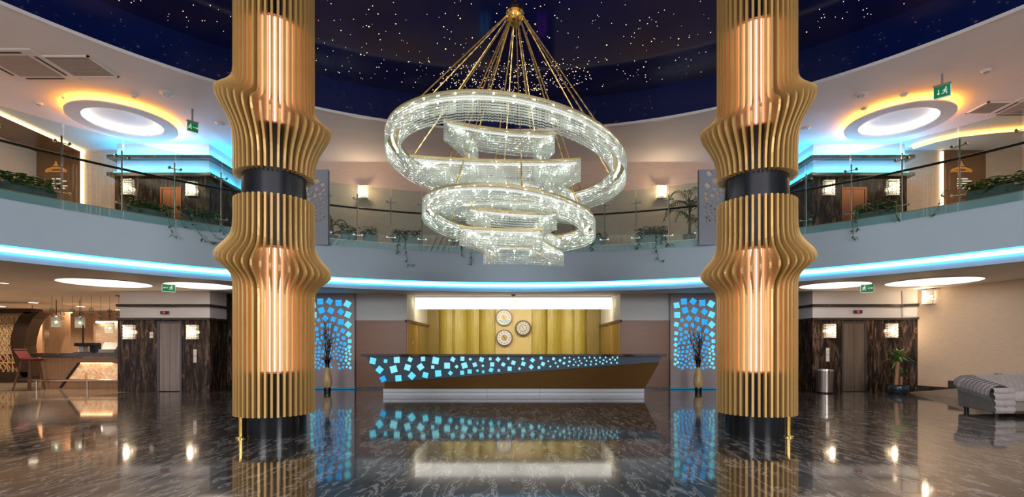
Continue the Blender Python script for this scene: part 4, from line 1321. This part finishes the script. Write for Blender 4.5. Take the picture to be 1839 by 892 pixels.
# ------------------------------------------------------------ plants
def leaf(mb, base, d, L_, w_, droop=.3, fold=.25):
    """a pointed leaf of two bent halves"""
    d = d.normalized()
    side = d.cross(Vector((0, 0, 1)))
    if side.length < .01: side = Vector((1, 0, 0))
    side.normalize(); up = side.cross(d)
    p0 = base
    p1 = base + d * L_ * .45 + up * L_ * .06
    p2 = base + d * L_ + Vector((0, 0, -droop * L_))
    a_ = p1 + side * w_ / 2 - up * fold * w_ * .5
    b_ = p1 - side * w_ / 2 - up * fold * w_ * .5
    mb.add([p0, a_, p2, b_, p1], [(0, 4, 1), (1, 4, 2), (2, 4, 3), (3, 4, 0)])


def ivy(rnd, mb, x0, x1, y0, y1, z0, hgt, n_, size):
    for k in range(n_):
        x = rnd.uniform(x0, x1); y = rnd.uniform(y0, y1)
        z = z0 + hgt * rnd.random() ** 1.3
        a = rnd.uniform(0, 2 * pi)
        d = Vector((cos(a), sin(a), rnd.uniform(-.3, .7)))
        leaf(mb, Vector((x, y, z)), d, size * rnd.uniform(.7, 1.3), size * rnd.uniform(.6, .95), .35)


def vine(rnd, pts, t, size=.085, m_='leaf_dark'):
    mb = MB(); mb.tube(pts, .006, 5)
    P = [Vector(p) for p in pts]
    for i in range(len(P) - 1):
        n_ = max(2, int((P[i + 1] - P[i]).length / .05))
        for k in range(n_):
            p = P[i].lerp(P[i + 1], (k + rnd.random()) / n_)
            a = rnd.uniform(0, 2 * pi)
            if rnd.random() < .75:
                leaf(mb, p, Vector((cos(a), sin(a) * .6 - .2, rnd.uniform(-.8, .1))), size * rnd.uniform(.7, 1.3), size * .8, .3)
    mb.build('trailing_vine', K[m_], t, kind='stuff')


def planter(x0, x1, label, group, m_='planter', lm='leaf', hp=.26, hl=.30, n_=130, size=.13, vines=(), seed=0, off=.36, dep=.30):
    """a trough set behind the glass along the slab edge, from pixel x0 to x1"""
    q0, q1 = phi_of_px(x0, RG + off)[0], phi_of_px(x1, RG + off)[0]
    qm = (q0 + q1) / 2
    c = ring_pt(qm, RG + off, Z_FL)
    t = thing('planter', label, 'planter', tuple(c), -qm, group)
    W = (RG + off) * (q1 - q0) / 2
    mb = MB()
    mb.box(-W, W, -dep / 2, -dep / 2 + .02, 0, hp); mb.box(-W, W, dep / 2 - .02, dep / 2, 0, hp)
    mb.box(-W, -W + .02, -dep / 2 + .02, dep / 2 - .02, 0, hp); mb.box(W - .02, W, -dep / 2 + .02, dep / 2 - .02, 0, hp); mb.box(-W + .02, W - .02, -dep / 2 + .02, dep / 2 - .02, 0, .02)
    mb.build('trough', K[m_], t)
    MB().box(-W + .02, W - .02, -dep / 2 + .02, dep / 2 - .02, hp - .08, hp - .04).build('soil', K['soil'], t)
    rnd = random.Random(seed)
    lb_ = MB(); ivy(rnd, lb_, -W * 1.0, W * 1.0, -dep * .55, dep * .5, hp - .06, hl, n_, size)
    lb_.build('foliage', K[lm], t, kind='stuff')
    for vp in vines:
        vine(rnd, vp, t)
    return t


# vines hang over the outside of the slab: local y negative = towards the atrium
def hang(x, dz, dx=.1, curl=.15):
    o_ = -.52
    return [(x, -.1, .28), (x + .02, -.30, .34), (x + .03, o_, .16), (x + dx * .4, o_, -dz * .35), (x + dx * .7, o_, -dz * .7), (x + dx, o_, -dz), (x + dx + curl, o_, -dz * 1.02 + .02)]


planter(-70, 98, 'long slate trough of green plants at the far left of the gallery', 'left gallery planters', n_=330, size=.15, seed=1, hl=.26, hp=.24)
planter(224, 304, 'slate trough of ivy with short trailing vine on the left gallery', 'left gallery planters', hp=.18, hl=.26, n_=190, lm='leaf', seed=2, vines=[hang(.25, .42, .12, .1), hang(.5, .2, .1, .05)])
planter(329, 399, 'slate trough of ivy beside the left column with long vine', 'left gallery planters', hp=.18, hl=.28, n_=190, seed=3, vines=[hang(-.35, .45, .3, .35), hang(-.1, .35, .3, .4), hang(.2, .3, .2, .2)])
planter(612, 642, 'left of two small teal pots of ivy below the left gallery sconce', 'middle gallery planters', 'planter_teal', 'leaf_dark', .24, .30, 130, .12, seed=4)
planter(652, 676, 'right of two small teal pots of ivy below the left gallery sconce', 'middle gallery planters', 'planter_teal', 'leaf_dark', .24, .28, 110, .12, seed=5)
planter(705, 755, 'teal pot of ivy with long vine left of the chandelier', 'middle gallery planters', 'planter_teal', 'leaf_dark', .26, .26, 210, .12, seed=6, vines=[hang(-.1, .62, .1, .22), hang(-.25, .3, -.05, .0)])
planter(815, 862, 'teal pot of ivy half hidden behind the lowest chandelier tier', 'middle gallery planters', 'planter_teal', 'leaf_dark', .26, .22, 160, .12, seed=7, vines=[hang(-.2, .32, .05, .03), hang(.15, .55, -.05, -.12)])
planter(1052, 1088, 'teal pot of ivy just right of the lower chandelier ring', 'middle gallery planters', 'planter_teal', 'leaf_dark', .26, .22, 140, .12, seed=8, vines=[hang(-.1, .18, .0, .0)])
planter(1144, 1196, 'teal pot of bushy ivy with long vine below the right gallery sconce', 'middle gallery planters', 'planter_teal', 'leaf', .28, .28, 280, .13, seed=9, vines=[hang(.12, .55, .12, .16), hang(.35, .12, .15, .1), hang(-.3, .15, -.05, 0), hang(.3, .05, .0, .0)])
planter(1444, 1456, 'small pot of ivy beside the right column', 'right gallery planters', hp=.16, hl=.3, n_=40, seed=10, size=.1)
planter(1539, 1612, 'slate trough of ivy with hanging vines on the right gallery', 'right gallery planters', hp=.18, hl=.26, n_=190, lm='leaf_dark', seed=11, vines=[hang(-.35, .45, .0, .1), hang(-.28, .25, .02, .0), hang(.42, .18, .05, .02)])
planter(1738, 1900, 'long slate trough of green plants at the far right of the gallery', 'right gallery planters', n_=330, size=.15, seed=12, hl=.26, hp=.24, vines=[hang(-.95, .2, -.1, .02)])


def palm(x, y0, Y, hgt, n_, label, L_=.75, seed=0, zbase=Z_FL, pot=True):
    t = thing('potted_palm', label, 'plant', (px(x, Y), Y, zbase))
    rnd = random.Random(seed)
    if pot:
        MB().lathe([(.001, 0), (.15, 0), (.19, .26), (.175, .26), (.16, .22), (.001, .22)], 20).build('pot', K['planter'], t, smooth=True)
    MB().tube([(0, 0, .2), (.02, 0, hgt * .4), (-.01, 0, hgt * .75)], [.04, .035, .025], 8).build('stem', K['trunk'], t)
    for k in range(n_):
        a = 2 * pi * k / n_ * 1.9 + rnd.uniform(-.3, .3)
        z0 = hgt * (.30 + .45 * k / n_)
        el = rnd.uniform(.5, 1.3)
        l_ = L_ * rnd.uniform(.8, 1.15)
        mb = MB()
        pts = []
        for i in range(7):
            q = i / 6
            pts.append(Vector((cos(a) * l_ * q * cos(el * .6), sin(a) * l_ * q * cos(el * .6), z0 + l_ * (sin(el) * q - .55 * q * q * q * 1.4))))
        mb.tube(pts, [.010, .009, .008, .007, .006, .004, .002], 4)
        for i in range(1, 7):
            for s_ in (-1, 1):
                for h_ in (0, .5):
                    if i == 6 and h_: continue
                    p = pts[i].lerp(pts[min(6, i + 1)], h_)
                    tn = (pts[i] - pts[i - 1]).normalized()
                    sd = tn.cross(Vector((0, 0, 1))).normalized() * s_
                    leaf(mb, p, sd + tn * .8, l_ * .34 * (1.1 - i / 9), .035, .35)
        mb.build('frond', K['palm'], t)
    return t


palm(1238, 0, 14.3, 1.75, 16, 'tall potted palm beside the right pierced panel on the gallery', .8, 3)
palm(596, 0, 14.4, .95, 10, 'low potted palm beside the left pierced panel on the gallery', .5, 4)
t = palm(191, 0, 12.6, .55, 9, 'small spiky plant behind the left gallery railing', .4, 6)

# dracaena in a glazed pot by the right lift
Yd = 15.0
t = thing('dracaena', 'potted dracaena in a glazed blue bowl beside the right lift door', 'plant', (px(1613, Yd), Yd, 0))
MB().lathe([(.001, 0), (.20, 0), (.26, .06), (.285, .16), (.26, .24), (.275, .27), (.25, .27), (.24, .22), (.001, .21)], 28).build('pot', K['pot_blue'], t, smooth=True)
MB().lathe([(.001, .215), (.24, .225), (.24, .21)], 20).build('soil', K['soil'], t)
MB().tube([(-.06, 0, .2), (-.05, 0, .5), (-.01, 0, .95)], [.055, .05, .05], 10).build('cane', K['trunk'], t, smooth=True)
MB().tube([(.10, .02, .2), (.10, .02, .50)], [.045, .042], 10).build('cane', K['trunk'], t, smooth=True)
rnd = random.Random(5)
for (bx, bz, n_, L_) in ((-.01, .95, 44, .50), (.10, .50, 10, .3), (-.05, .5, 8, .26)):
    mb = MB()
    for k in range(n_):
        a = rnd.uniform(0, 2 * pi); e_ = rnd.uniform(-.15, 1.35)
        d = Vector((cos(a) * cos(e_), sin(a) * cos(e_) * .8, sin(e_)))
        b0 = Vector((bx, 0, bz + rnd.uniform(-.06, .14)))
        l_ = L_ * rnd.uniform(.7, 1.1)
        leaf(mb, b0, d, l_, .075 if n_ > 20 else .05, .35)
    mb.build('leaf_crown', K['leaf'], t, kind='stuff')

# steel bin
Yb_ = 15.0
t = thing('litter_bin', 'brushed steel litter bin standing beside the right lift door', 'bin', (px(1485, Yb_), Yb_ + .1, 0))
MB().lathe([(.001, 0), (.245, 0), (.245, .04), (.001, .04)], 36).build('foot_ring', K['black_gloss'], t, smooth=True)
MB().lathe([(.24, .04), (.24, .66), (.001, .66)], 40).build('body', K['steel'], t, smooth=True)
MB().lathe([(.245, .66), (.25, .69), (.245, .72), (.12, .725), (.11, .70), (.001, .70)], 40).build('lid', K['chrome'], t, smooth=True)

# ------------------------------------------------------------ channel-tufted sofa
st = thing('sofa', 'light grey channel tufted sofa with curled arm at the right edge', 'sofa', (10.4, 10.3, 0))
sx0, sy0 = 9.42 - 10.4, 9.75 - 10.3


def sofa_section(p, t_in, k):
    """profile of the curled arm/back: outwards distance o, height z"""
    return None


def channel(mb, A, B, inn, sc, ztop, zin, bulge):
    """one padded channel between path points A and B; inn = inward unit vector at A and B"""
    prof = [(.34, zin), (.30, zin + (ztop - zin) * .45), (.24, ztop - .10), (.14, ztop - .015), (.02, ztop), (-.11, ztop - .025), (-.20, ztop - .10), (-.225, ztop - .22), (-.14, ztop - .34)]
    vs = []; fs = []
    n_ = 5; m_ = len(prof)
    for i in range(n_):
        q = i / (n_ - 1)
        P = A.lerp(B, q); I = inn[0].lerp(inn[1], q).normalized()
        bl_ = bulge * sin(pi * q) ** .6 if 0 < q < 1 else -.004
        for j, (o_, z) in enumerate(prof):
            # outward normal of the profile, approximate
            a_ = prof[max(0, j - 1)]; c_ = prof[min(m_ - 1, j + 1)]
            tx, tz = c_[0] - a_[0], c_[1] - a_[1]
            l_ = math.hypot(tx, tz); nx_, nz_ = tz / l_, -tx / l_
            oo, zz_ = o_ + nx_ * bl_, z + nz_ * bl_
            vs.append(P + I * oo * sc + Vector((0, 0, zz_)))
    for i in range(n_ - 1):
        for j in range(m_ - 1):
            fs.append((i * m_ + j, i * m_ + j + 1, (i + 1) * m_ + j + 1, (i + 1) * m_ + j))
    mb.add(vs, fs)


# path in local plan: front of left arm -> back corner -> along the back to the right
path = []; inw = []
ax = -.72
for i in range(8):
    path.append(Vector((ax + .2 * i / 7, -.42 + .75 * i / 7, 0))); inw.append(Vector((1, 0, 0)))
for i in range(1, 7):
    a = pi / 2 * i / 6
    path.append(Vector((ax + .50 - .30 * cos(a), .33 + .30 * sin(a), 0))); inw.append(Vector((cos(a), -sin(a), 0)))
for i in range(1, 15):
    path.append(Vector((ax + .50 + .15 * i, .63 + .02 * i, 0))); inw.append(Vector((0, -1, 0)))
for i in range(len(path) - 1):
    mb = MB()
    h0 = .64 + .15 * min(1, i / 9)
    channel(mb, path[i], path[i + 1], (inw[i], inw[i + 1]), 1.0, h0, .40, -.022)
    mb.build('tufted_channel', K['sofa'], st, smooth=True)
# rounded front of the arm: pads stacked down to the floor
zs = [.07, .20, .33, .46, .58]
for i in range(4):
    z0, z1 = zs[i], zs[i + 1]
    prof = []
    n_ = 6
    vs = []; fs = []
    for a in range(n_ + 1):
        q = a / n_
        z = z0 + (z1 - z0) * q
        y = -.42 - .02 - .035 * sin(pi * q) ** .6 - .02 * (1 - ((z - .3) / .3) ** 2)
        for x in (ax - .13 + .05 * (1 - z / .6), ax - .06, ax + .1, ax + .27, ax + .33):
            e_ = .04 if x in () else 0
            vs.append((x, y + (.05 if (x < ax - .07 or x > ax + .3) else 0), z))
    m_ = 5
    for a in range(n_):
        for j in range(m_ - 1):
            fs.append((a * m_ + j, a * m_ + j + 1, (a + 1) * m_ + j + 1, (a + 1) * m_ + j))
    MB().add(vs, fs).build('tufted_channel', K['sofa'], st, smooth=True)
# plain outer side and back, seat, feet
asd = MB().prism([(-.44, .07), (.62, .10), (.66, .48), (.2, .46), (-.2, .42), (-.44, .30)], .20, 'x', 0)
M_ = Matrix.Translation((ax - .08, -.42, 0)) @ Matrix.Rotation(rad(-13), 4, 'Z') @ Matrix.Translation((0, .42, 0))
asd.v = [tuple(M_ @ Vector(p)) for p in asd.v]
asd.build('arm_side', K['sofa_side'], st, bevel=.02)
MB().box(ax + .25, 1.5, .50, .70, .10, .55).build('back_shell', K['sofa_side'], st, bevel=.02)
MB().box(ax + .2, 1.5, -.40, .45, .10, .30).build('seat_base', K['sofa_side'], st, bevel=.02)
MB().box(ax + .30, 1.5, -.46, .40, .30, .43).build('seat_cushion', K['sofa'], st, bevel=.05)
for x, y in ((ax + .06, -.3), (ax + .25, .5), (1.3, -.3), (1.3, .5)):
    MB().lathe([(.001, 0), (.04, 0), (.055, .11), (.001, .11)], 12, (x, y, 0)).build('foot', K['dark_wood'], st)
st.location = (10.30, 10.45, 0)
st.rotation_euler = (0, 0, rad(4))

# ------------------------------------------------------------ bar on the left
YBr = 16.6
bx0, bx1 = px(73, YBr), px(230, YBr)
t = thing('bar_counter', 'beige bar counter with dark marble top and glowing onyx window', 'bar', ((bx0 + bx1) / 2, YBr, 0))
hw = (bx1 - bx0) / 2
MB().box(-hw, hw, .10, .75, 0, pz(641, YBr)).build('body', K['beige_wall'], t)
# raised front with a slanted opening
xo0, xo1, xo2, xo3 = [px(x, YBr) - t.location.x for x in (103, 143, 200, 225)]
zo0, zo1 = pz(697, YBr), pz(651, YBr)
zo0 = max(zo0, .02)
zt_b = pz(641, YBr)
MB().prism([(-hw, 0), (xo0, 0), (xo1, zo1), (xo1, zt_b), (-hw, zt_b)], .10, 'y').build('front_panel', K['bar_wood'], t)
MB().prism([(xo1, zo1), (xo2, zo1), (hw, zo1 - .1), (hw, zt_b), (xo1, zt_b)], .10, 'y').build('front_panel', K['bar_wood'], t)
MB().prism([(xo0, 0), (hw, 0), (hw, .28), (xo0 + .23, .28)], .10, 'y').build('front_panel', K['bar_wood'], t)
MB().prism([(xo0 + .06, .03), (xo0 + .16, .03), (xo1 + .04, zo1), (xo1 - .06, zo1)], .02, 'y', -.02).build('slanted_trim', K['dark_wood'], t)
MB().box(xo0 + .2, hw, .06, .10, .28, zo1).build('onyx_window', K['onyx'], t)
MB().box(xo1, xo2, .0, .05, zo1 - .03, zo1).build('led_strip', K['led_portal'], t)
MB().box(px(38, YBr) - t.location.x, hw, -.22, .90, pz(641, YBr), pz(633.5, YBr)).build('marble_top', K['marble_band'], t, bevel=.01)
fr_ = MB(); zf = pz(682.5, 16.2)
fr_.tube([(px(52, 16.2) - t.location.x, -.4, zf), (hw, -.4, zf)], .035, 10)
fr_.build('foot_rail', K['chrome'], t, smooth=True)
for x in (157, 66, 226):
    xx = px(x, 16.2) - t.location.x
    MB().tube([(xx, -.4, 0), (xx, -.4, zf)], .025, 8).build('rail_post', K['chrome'], t)

# bar stool
Yst = 16.1
s_ = thing('bar_stool', 'red bar stool with tapered walnut legs at the left end of the bar', 'stool', (px(54, Yst), Yst, 0))
k = Yst / F
zs_ = .84 * .92
for (x0, y0, x1, y1) in ((-.34, -.22, -.14, -.12), (.22, -.22, .12, -.12), (-.30, .25, -.14, .14), (.24, .25, .14, .14)):
    MB().tube([(x0, y0, 0), (x1, y1, .98)], [.022, .035], 8).build('leg', K['stool_leg'], s_)
MB().box(-.22, .26, -.2, .2, .94, 1.02).build('seat', K['red'], s_, bevel=.03)
MB().prism([(-.38, 1.28), (-.33, 1.30), (-.12, 1.02), (-.18, .98)], .42, 'y', -.21).build('backrest', K['red'], s_, bevel=.015)
MB().prism([(-.41, 1.28), (-.33, 1.33), (-.30, 1.30), (-.37, 1.25)], .44, 'y', -.22).build('back_rail', K['stool_leg'], s_)
MB().tube([(-.2, -.16, .35), (.16, -.16, .35)], .014, 6).build('stretcher', K['stool_leg'], s_)
MB().tube([(-.2, .18, .35), (.16, .18, .35)], .014, 6).build('stretcher', K['stool_leg'], s_)
# wood partitions behind the bar
for x0, x1, y0, y1, Y, lb in ((88, 126, 560, 660, 20.6, 'wood partition panel left behind the bar'), (126, 168, 562, 660, 20.2, 'wood partition panel right behind the bar'), (49, 76, 568, 650, 22.6, 'narrow wood partition beside the dark arch')):
    a_, c_ = px(x0, Y), px(x1, Y)
    t = thing('partition', lb, 'partition', ((a_ + c_) / 2, Y, 0))
    h_ = (c_ - a_) / 2
    for i in range(2):
        MB().box(-h_ + h_ * i + .003, -h_ + h_ * (i + 1) - .003, 0, .10, .06, pz(y0, Y)).build('panel', K['bar_wood'], t)
    MB().box(-h_, h_, .01, .09, 0, .06).build('skirting', K['dark_wood'], t)
# dark slot in the bar ceiling
sl = [(-13.55, 16.9), (-11.9, 17.0), (-11.9, 19.6)]
o = struct(MB().prism(sl, .03, 'z', Z_SOF - .03).build('trim_6', K['bar_wood']))
MB().prism([(-13.50, 16.95), (-11.95, 17.03), (-11.95, 19.45)], .01, 'z', Z_SOF - .042).build('mirror_strip', K['steel_dark'], o)
# hanging crystal lamps
for x, y, Y, lb in ((101, 578, 18.5, 'left hanging crystal lamp over the bar'), (143.5, 579, 18.5, 'right hanging crystal lamp over the bar'), (58, 583, 21, 'crystal lamp beside the dark arch'), (197, 589, 22, 'small glowing crystal lamp at the back of the bar')):
    p = at(x, y, Y)
    t = thing('pendant_lamp', lb, 'lamp', (p.x, Y, Z_SOF))
    zc = p.z - Z_SOF; r = 6.5 * Y / F; hh = 9.5 * Y / F
    MB().tube([(0, 0, 0), (0, 0, zc + hh)], .012, 6).build('rod', K['rail_dark'], t)
    mb = MB()
    for k in range(22):
        a = 2 * pi * k / 22
        for j in range(8):
            z = zc - hh + 2 * hh * (j + .5) / 8
            mb.ball((r * cos(a), r * sin(a), z), r * .16, 5, 3)
    mb.build('crystal_drum', K['crystal'], t, kind='stuff')
    MB().lathe([(r * .6, zc + hh - .01), (r * 1.05, zc + hh - .01), (r * 1.05, zc + hh + .02), (r * .6, zc + hh + .02)], 20, closed=True).build('top_ring', K['chrome'], t)
    MB().ball((0, 0, zc), .05, 8, 5).build('bulb', K['diffuser_spot'], t)
# small clear globes on wires over the counter
ORD = ['first', 'second', 'third', 'fourth', 'fifth', 'sixth', 'seventh', 'eighth']
for gi, (x, y) in enumerate(((93, 556), (112, 563), (130, 557), (146, 563), (164, 556), (181, 562), (197, 558), (213, 564))):
    Y = 17.0
    p = at(x, y, Y)
    t = thing('glass_globe', ORD[gi] + ' clear globe lamp from the left in the row over the bar', 'lamp', (p.x, Y, Z_SOF), 0, 'clear globes over the bar')
    zc = p.z - Z_SOF
    MB().tube([(0, 0, 0), (0, 0, zc + .06)], .005, 5).build('wire', K['rail_dark'], t)
    MB().ball((0, 0, zc), .065, 10, 6).build('globe', K['glass'], t, smooth=True)
    MB().ball((0, 0, zc - .16), .045, 10, 6).build('globe', K['glass'], t, smooth=True)
    MB().ball((0, 0, zc + .05), .022, 8, 4).build('cap', K['chrome'], t)
# coffee machine and screens on the back counter
Yk = 17.15
zk = pz(633.5, YBr)
p = at(156, 628, Yk)
t = thing('coffee_machine', 'black coffee machine standing on the bar counter', 'coffee machine', (p.x, Yk, zk))
MB().box(-.36, .30, -.1, .25, .22, .34).build('top_housing', K['black_gloss'], t, bevel=.02)
MB().box(-.34, -.16, .05, .25, 0, .22).build('side_tank', K['plastic_white'], t)
MB().box(.10, .28, .0, .25, 0, .22).build('body', K['black_gloss'], t)
MB().box(-.36, .30, -.12, .25, 0, .03).build('drip_tray', K['steel_dark'], t)
for x in (-.08, .02):
    MB().tube([(x, 0, .22), (x, -.03, .14)], .018, 8).build('spout', K['chrome'], t)
p = at(181, 628, Yk)
t = thing('till', 'grey till with a dark screen on the bar counter near the lift block', 'till', (p.x + .2, Yk, zk))
MB().box(-.2, .35, -.1, .25, 0, .12).build('drawer', K['grey_plastic'], t, bevel=.01)
MB().prism([(-.05, .12), (.05, .12), (.14, .34), (.10, .36)], .5, 'x', -.15).build('screen', K['grey_plastic'], t)
t = thing('menu_stand', 'thin dark post standing among the bar machines', 'stand', (px(143, 17.3), 17.44, zk))
MB().box(-.05, .05, -.03, .03, 0, .02).build('foot', K['black_gloss'], t)
MB().box(-.022, .022, -.01, .01, .02, .95).build('post', K['black_gloss'], t)
# bright back shelf of the bar
t = thing('shelf_light', 'bright white light shelf on the back wall of the bar', 'shelf', (px(190, 24), 24.3, pz(577, 24)))
MB().box(-.65, .65, -.1, .2, -.06, .02).build('light_bar', K['diffuser_spot'], t)
MB().box(-.70, .70, -.12, .2, .02, .06).build('top_board', K['plastic_white'], t)

# dark curved arch with a lattice screen and red bench
Ya = 19.5
t = thing('arch_partition', 'dark curved arch partition with lattice screen at the left edge', 'partition', (px(35, Ya), Ya, 0))
O = t.location
outl = [(70, 560), (58, 572), (50, 588), (45, 606), (43, 622), (46, 640), (52, 655), (60, 675), (40, 677), (30, 660), (23, 640), (18, 618), (20, 600), (26, 582), (36, 566), (44, 560)]
MB().prism([(px(x, Ya) - O.x, max(.0, pz(y, Ya) - 0)) for x, y in outl], .5, 'y').build('arch', K['dark_wood'], t)
MB().box(px(-60, Ya) - O.x, px(55, Ya) - O.x, 0, .5, pz(562, Ya), pz(553.5, Ya)).build('lintel', K['dark_wood'], t)
MB().box(px(-60, Ya) - O.x, px(50, Ya) - O.x, 0, .5, 0.0, pz(668, Ya)).build('sill', K['dark_wood'], t)
MB().box(px(-60, Ya) - O.x, px(36, Ya) - O.x, .30, .40, pz(668, Ya), pz(637, Ya)).build('red_screen', K['red'], t)
MB().box(px(-60, Ya) - O.x, px(30, Ya) - O.x, .34, .38, pz(637, Ya), pz(562, Ya)).build('pale_screen', K['pattern_paper'], t)
lat = MB()
rnd = random.Random(9)
for i in range(9):
    x = px(-30 + 9 * i, Ya) - O.x
    for j in range(6):
        z = pz(660 - 17 * j, Ya)
        r = .20
        pts = [(x + r * cos(a) * (.8 + .3 * sin(2 * a + i)), .27, z + r * sin(a)) for a in [2 * pi * q / 14 for q in range(15)]]
        if max(p[0] for p in pts) < px(36, Ya) - O.x + .15 and max(p[2] for p in pts) < pz(560, Ya):
            lat.tube(pts, .02, 5, cap=False)
lat.build('lattice', K['vase_tan'], t, kind='stuff')

# ------------------------------------------------------------ directory signs on the brown panels
def directory(xc, ytop, label):
    Y = YU - .035
    p = at(xc, ytop, Y)
    t = thing('directory_sign', label, 'sign', (p.x, Y, p.z))
    k = Y / F
    mb = MB()
    arc = []
    for i in range(13):
        a = pi * i / 12
        arc.append((cos(a) * 19 * k, sin(a) * 7 * k - 15 * k))
    arc2 = [(x * .9, z - 3.0 * k) for x, z in reversed(arc)]
    mb.prism(arc + arc2, .02, 'y', -.02)
    mb.prism([(-3 * k, -4 * k), (3 * k, -4 * k), (0, 3 * k)], .02, 'y', -.02)
    mb.prism([(-6 * k, -6 * k), (6 * k, -6 * k), (3 * k, -4.5 * k), (-3 * k, -4.5 * k)], .02, 'y', -.02)
    for s_ in (-1, 1):
        mb.box(s_ * 10 * k - .03, s_ * 10 * k + .03, -.02, 0, -16.5 * k, -13 * k)
    mb.box(-19 * k, 19 * k, -.02, 0, -16.5 * k, -15 * k)
    mb.build('emblem', K['sign_orange'], t)
    mb = MB()
    for i, (w_, off) in enumerate(((11, 6), (17, 10), (9, 5), (20, 10), (14, 9))):
        z = (-29 - i * 4.2) * k
        mb.box((off - w_ / 2) * k, (off + w_ / 2) * k, -.01, 0, z - .8 * k, z + .8 * k)
        mb.box((off - w_ / 2 - 8) * k, (off - w_ / 2 - 3) * k, -.01, 0, z - .6 * k, z + .6 * k)
    mb.build('text_lines', K['sign_text'], t)


directory(101, 292, 'orange emblem over white text lines on the left brown gallery panel')
directory(1726, 292, 'orange emblem over white text lines on the right brown gallery panel')
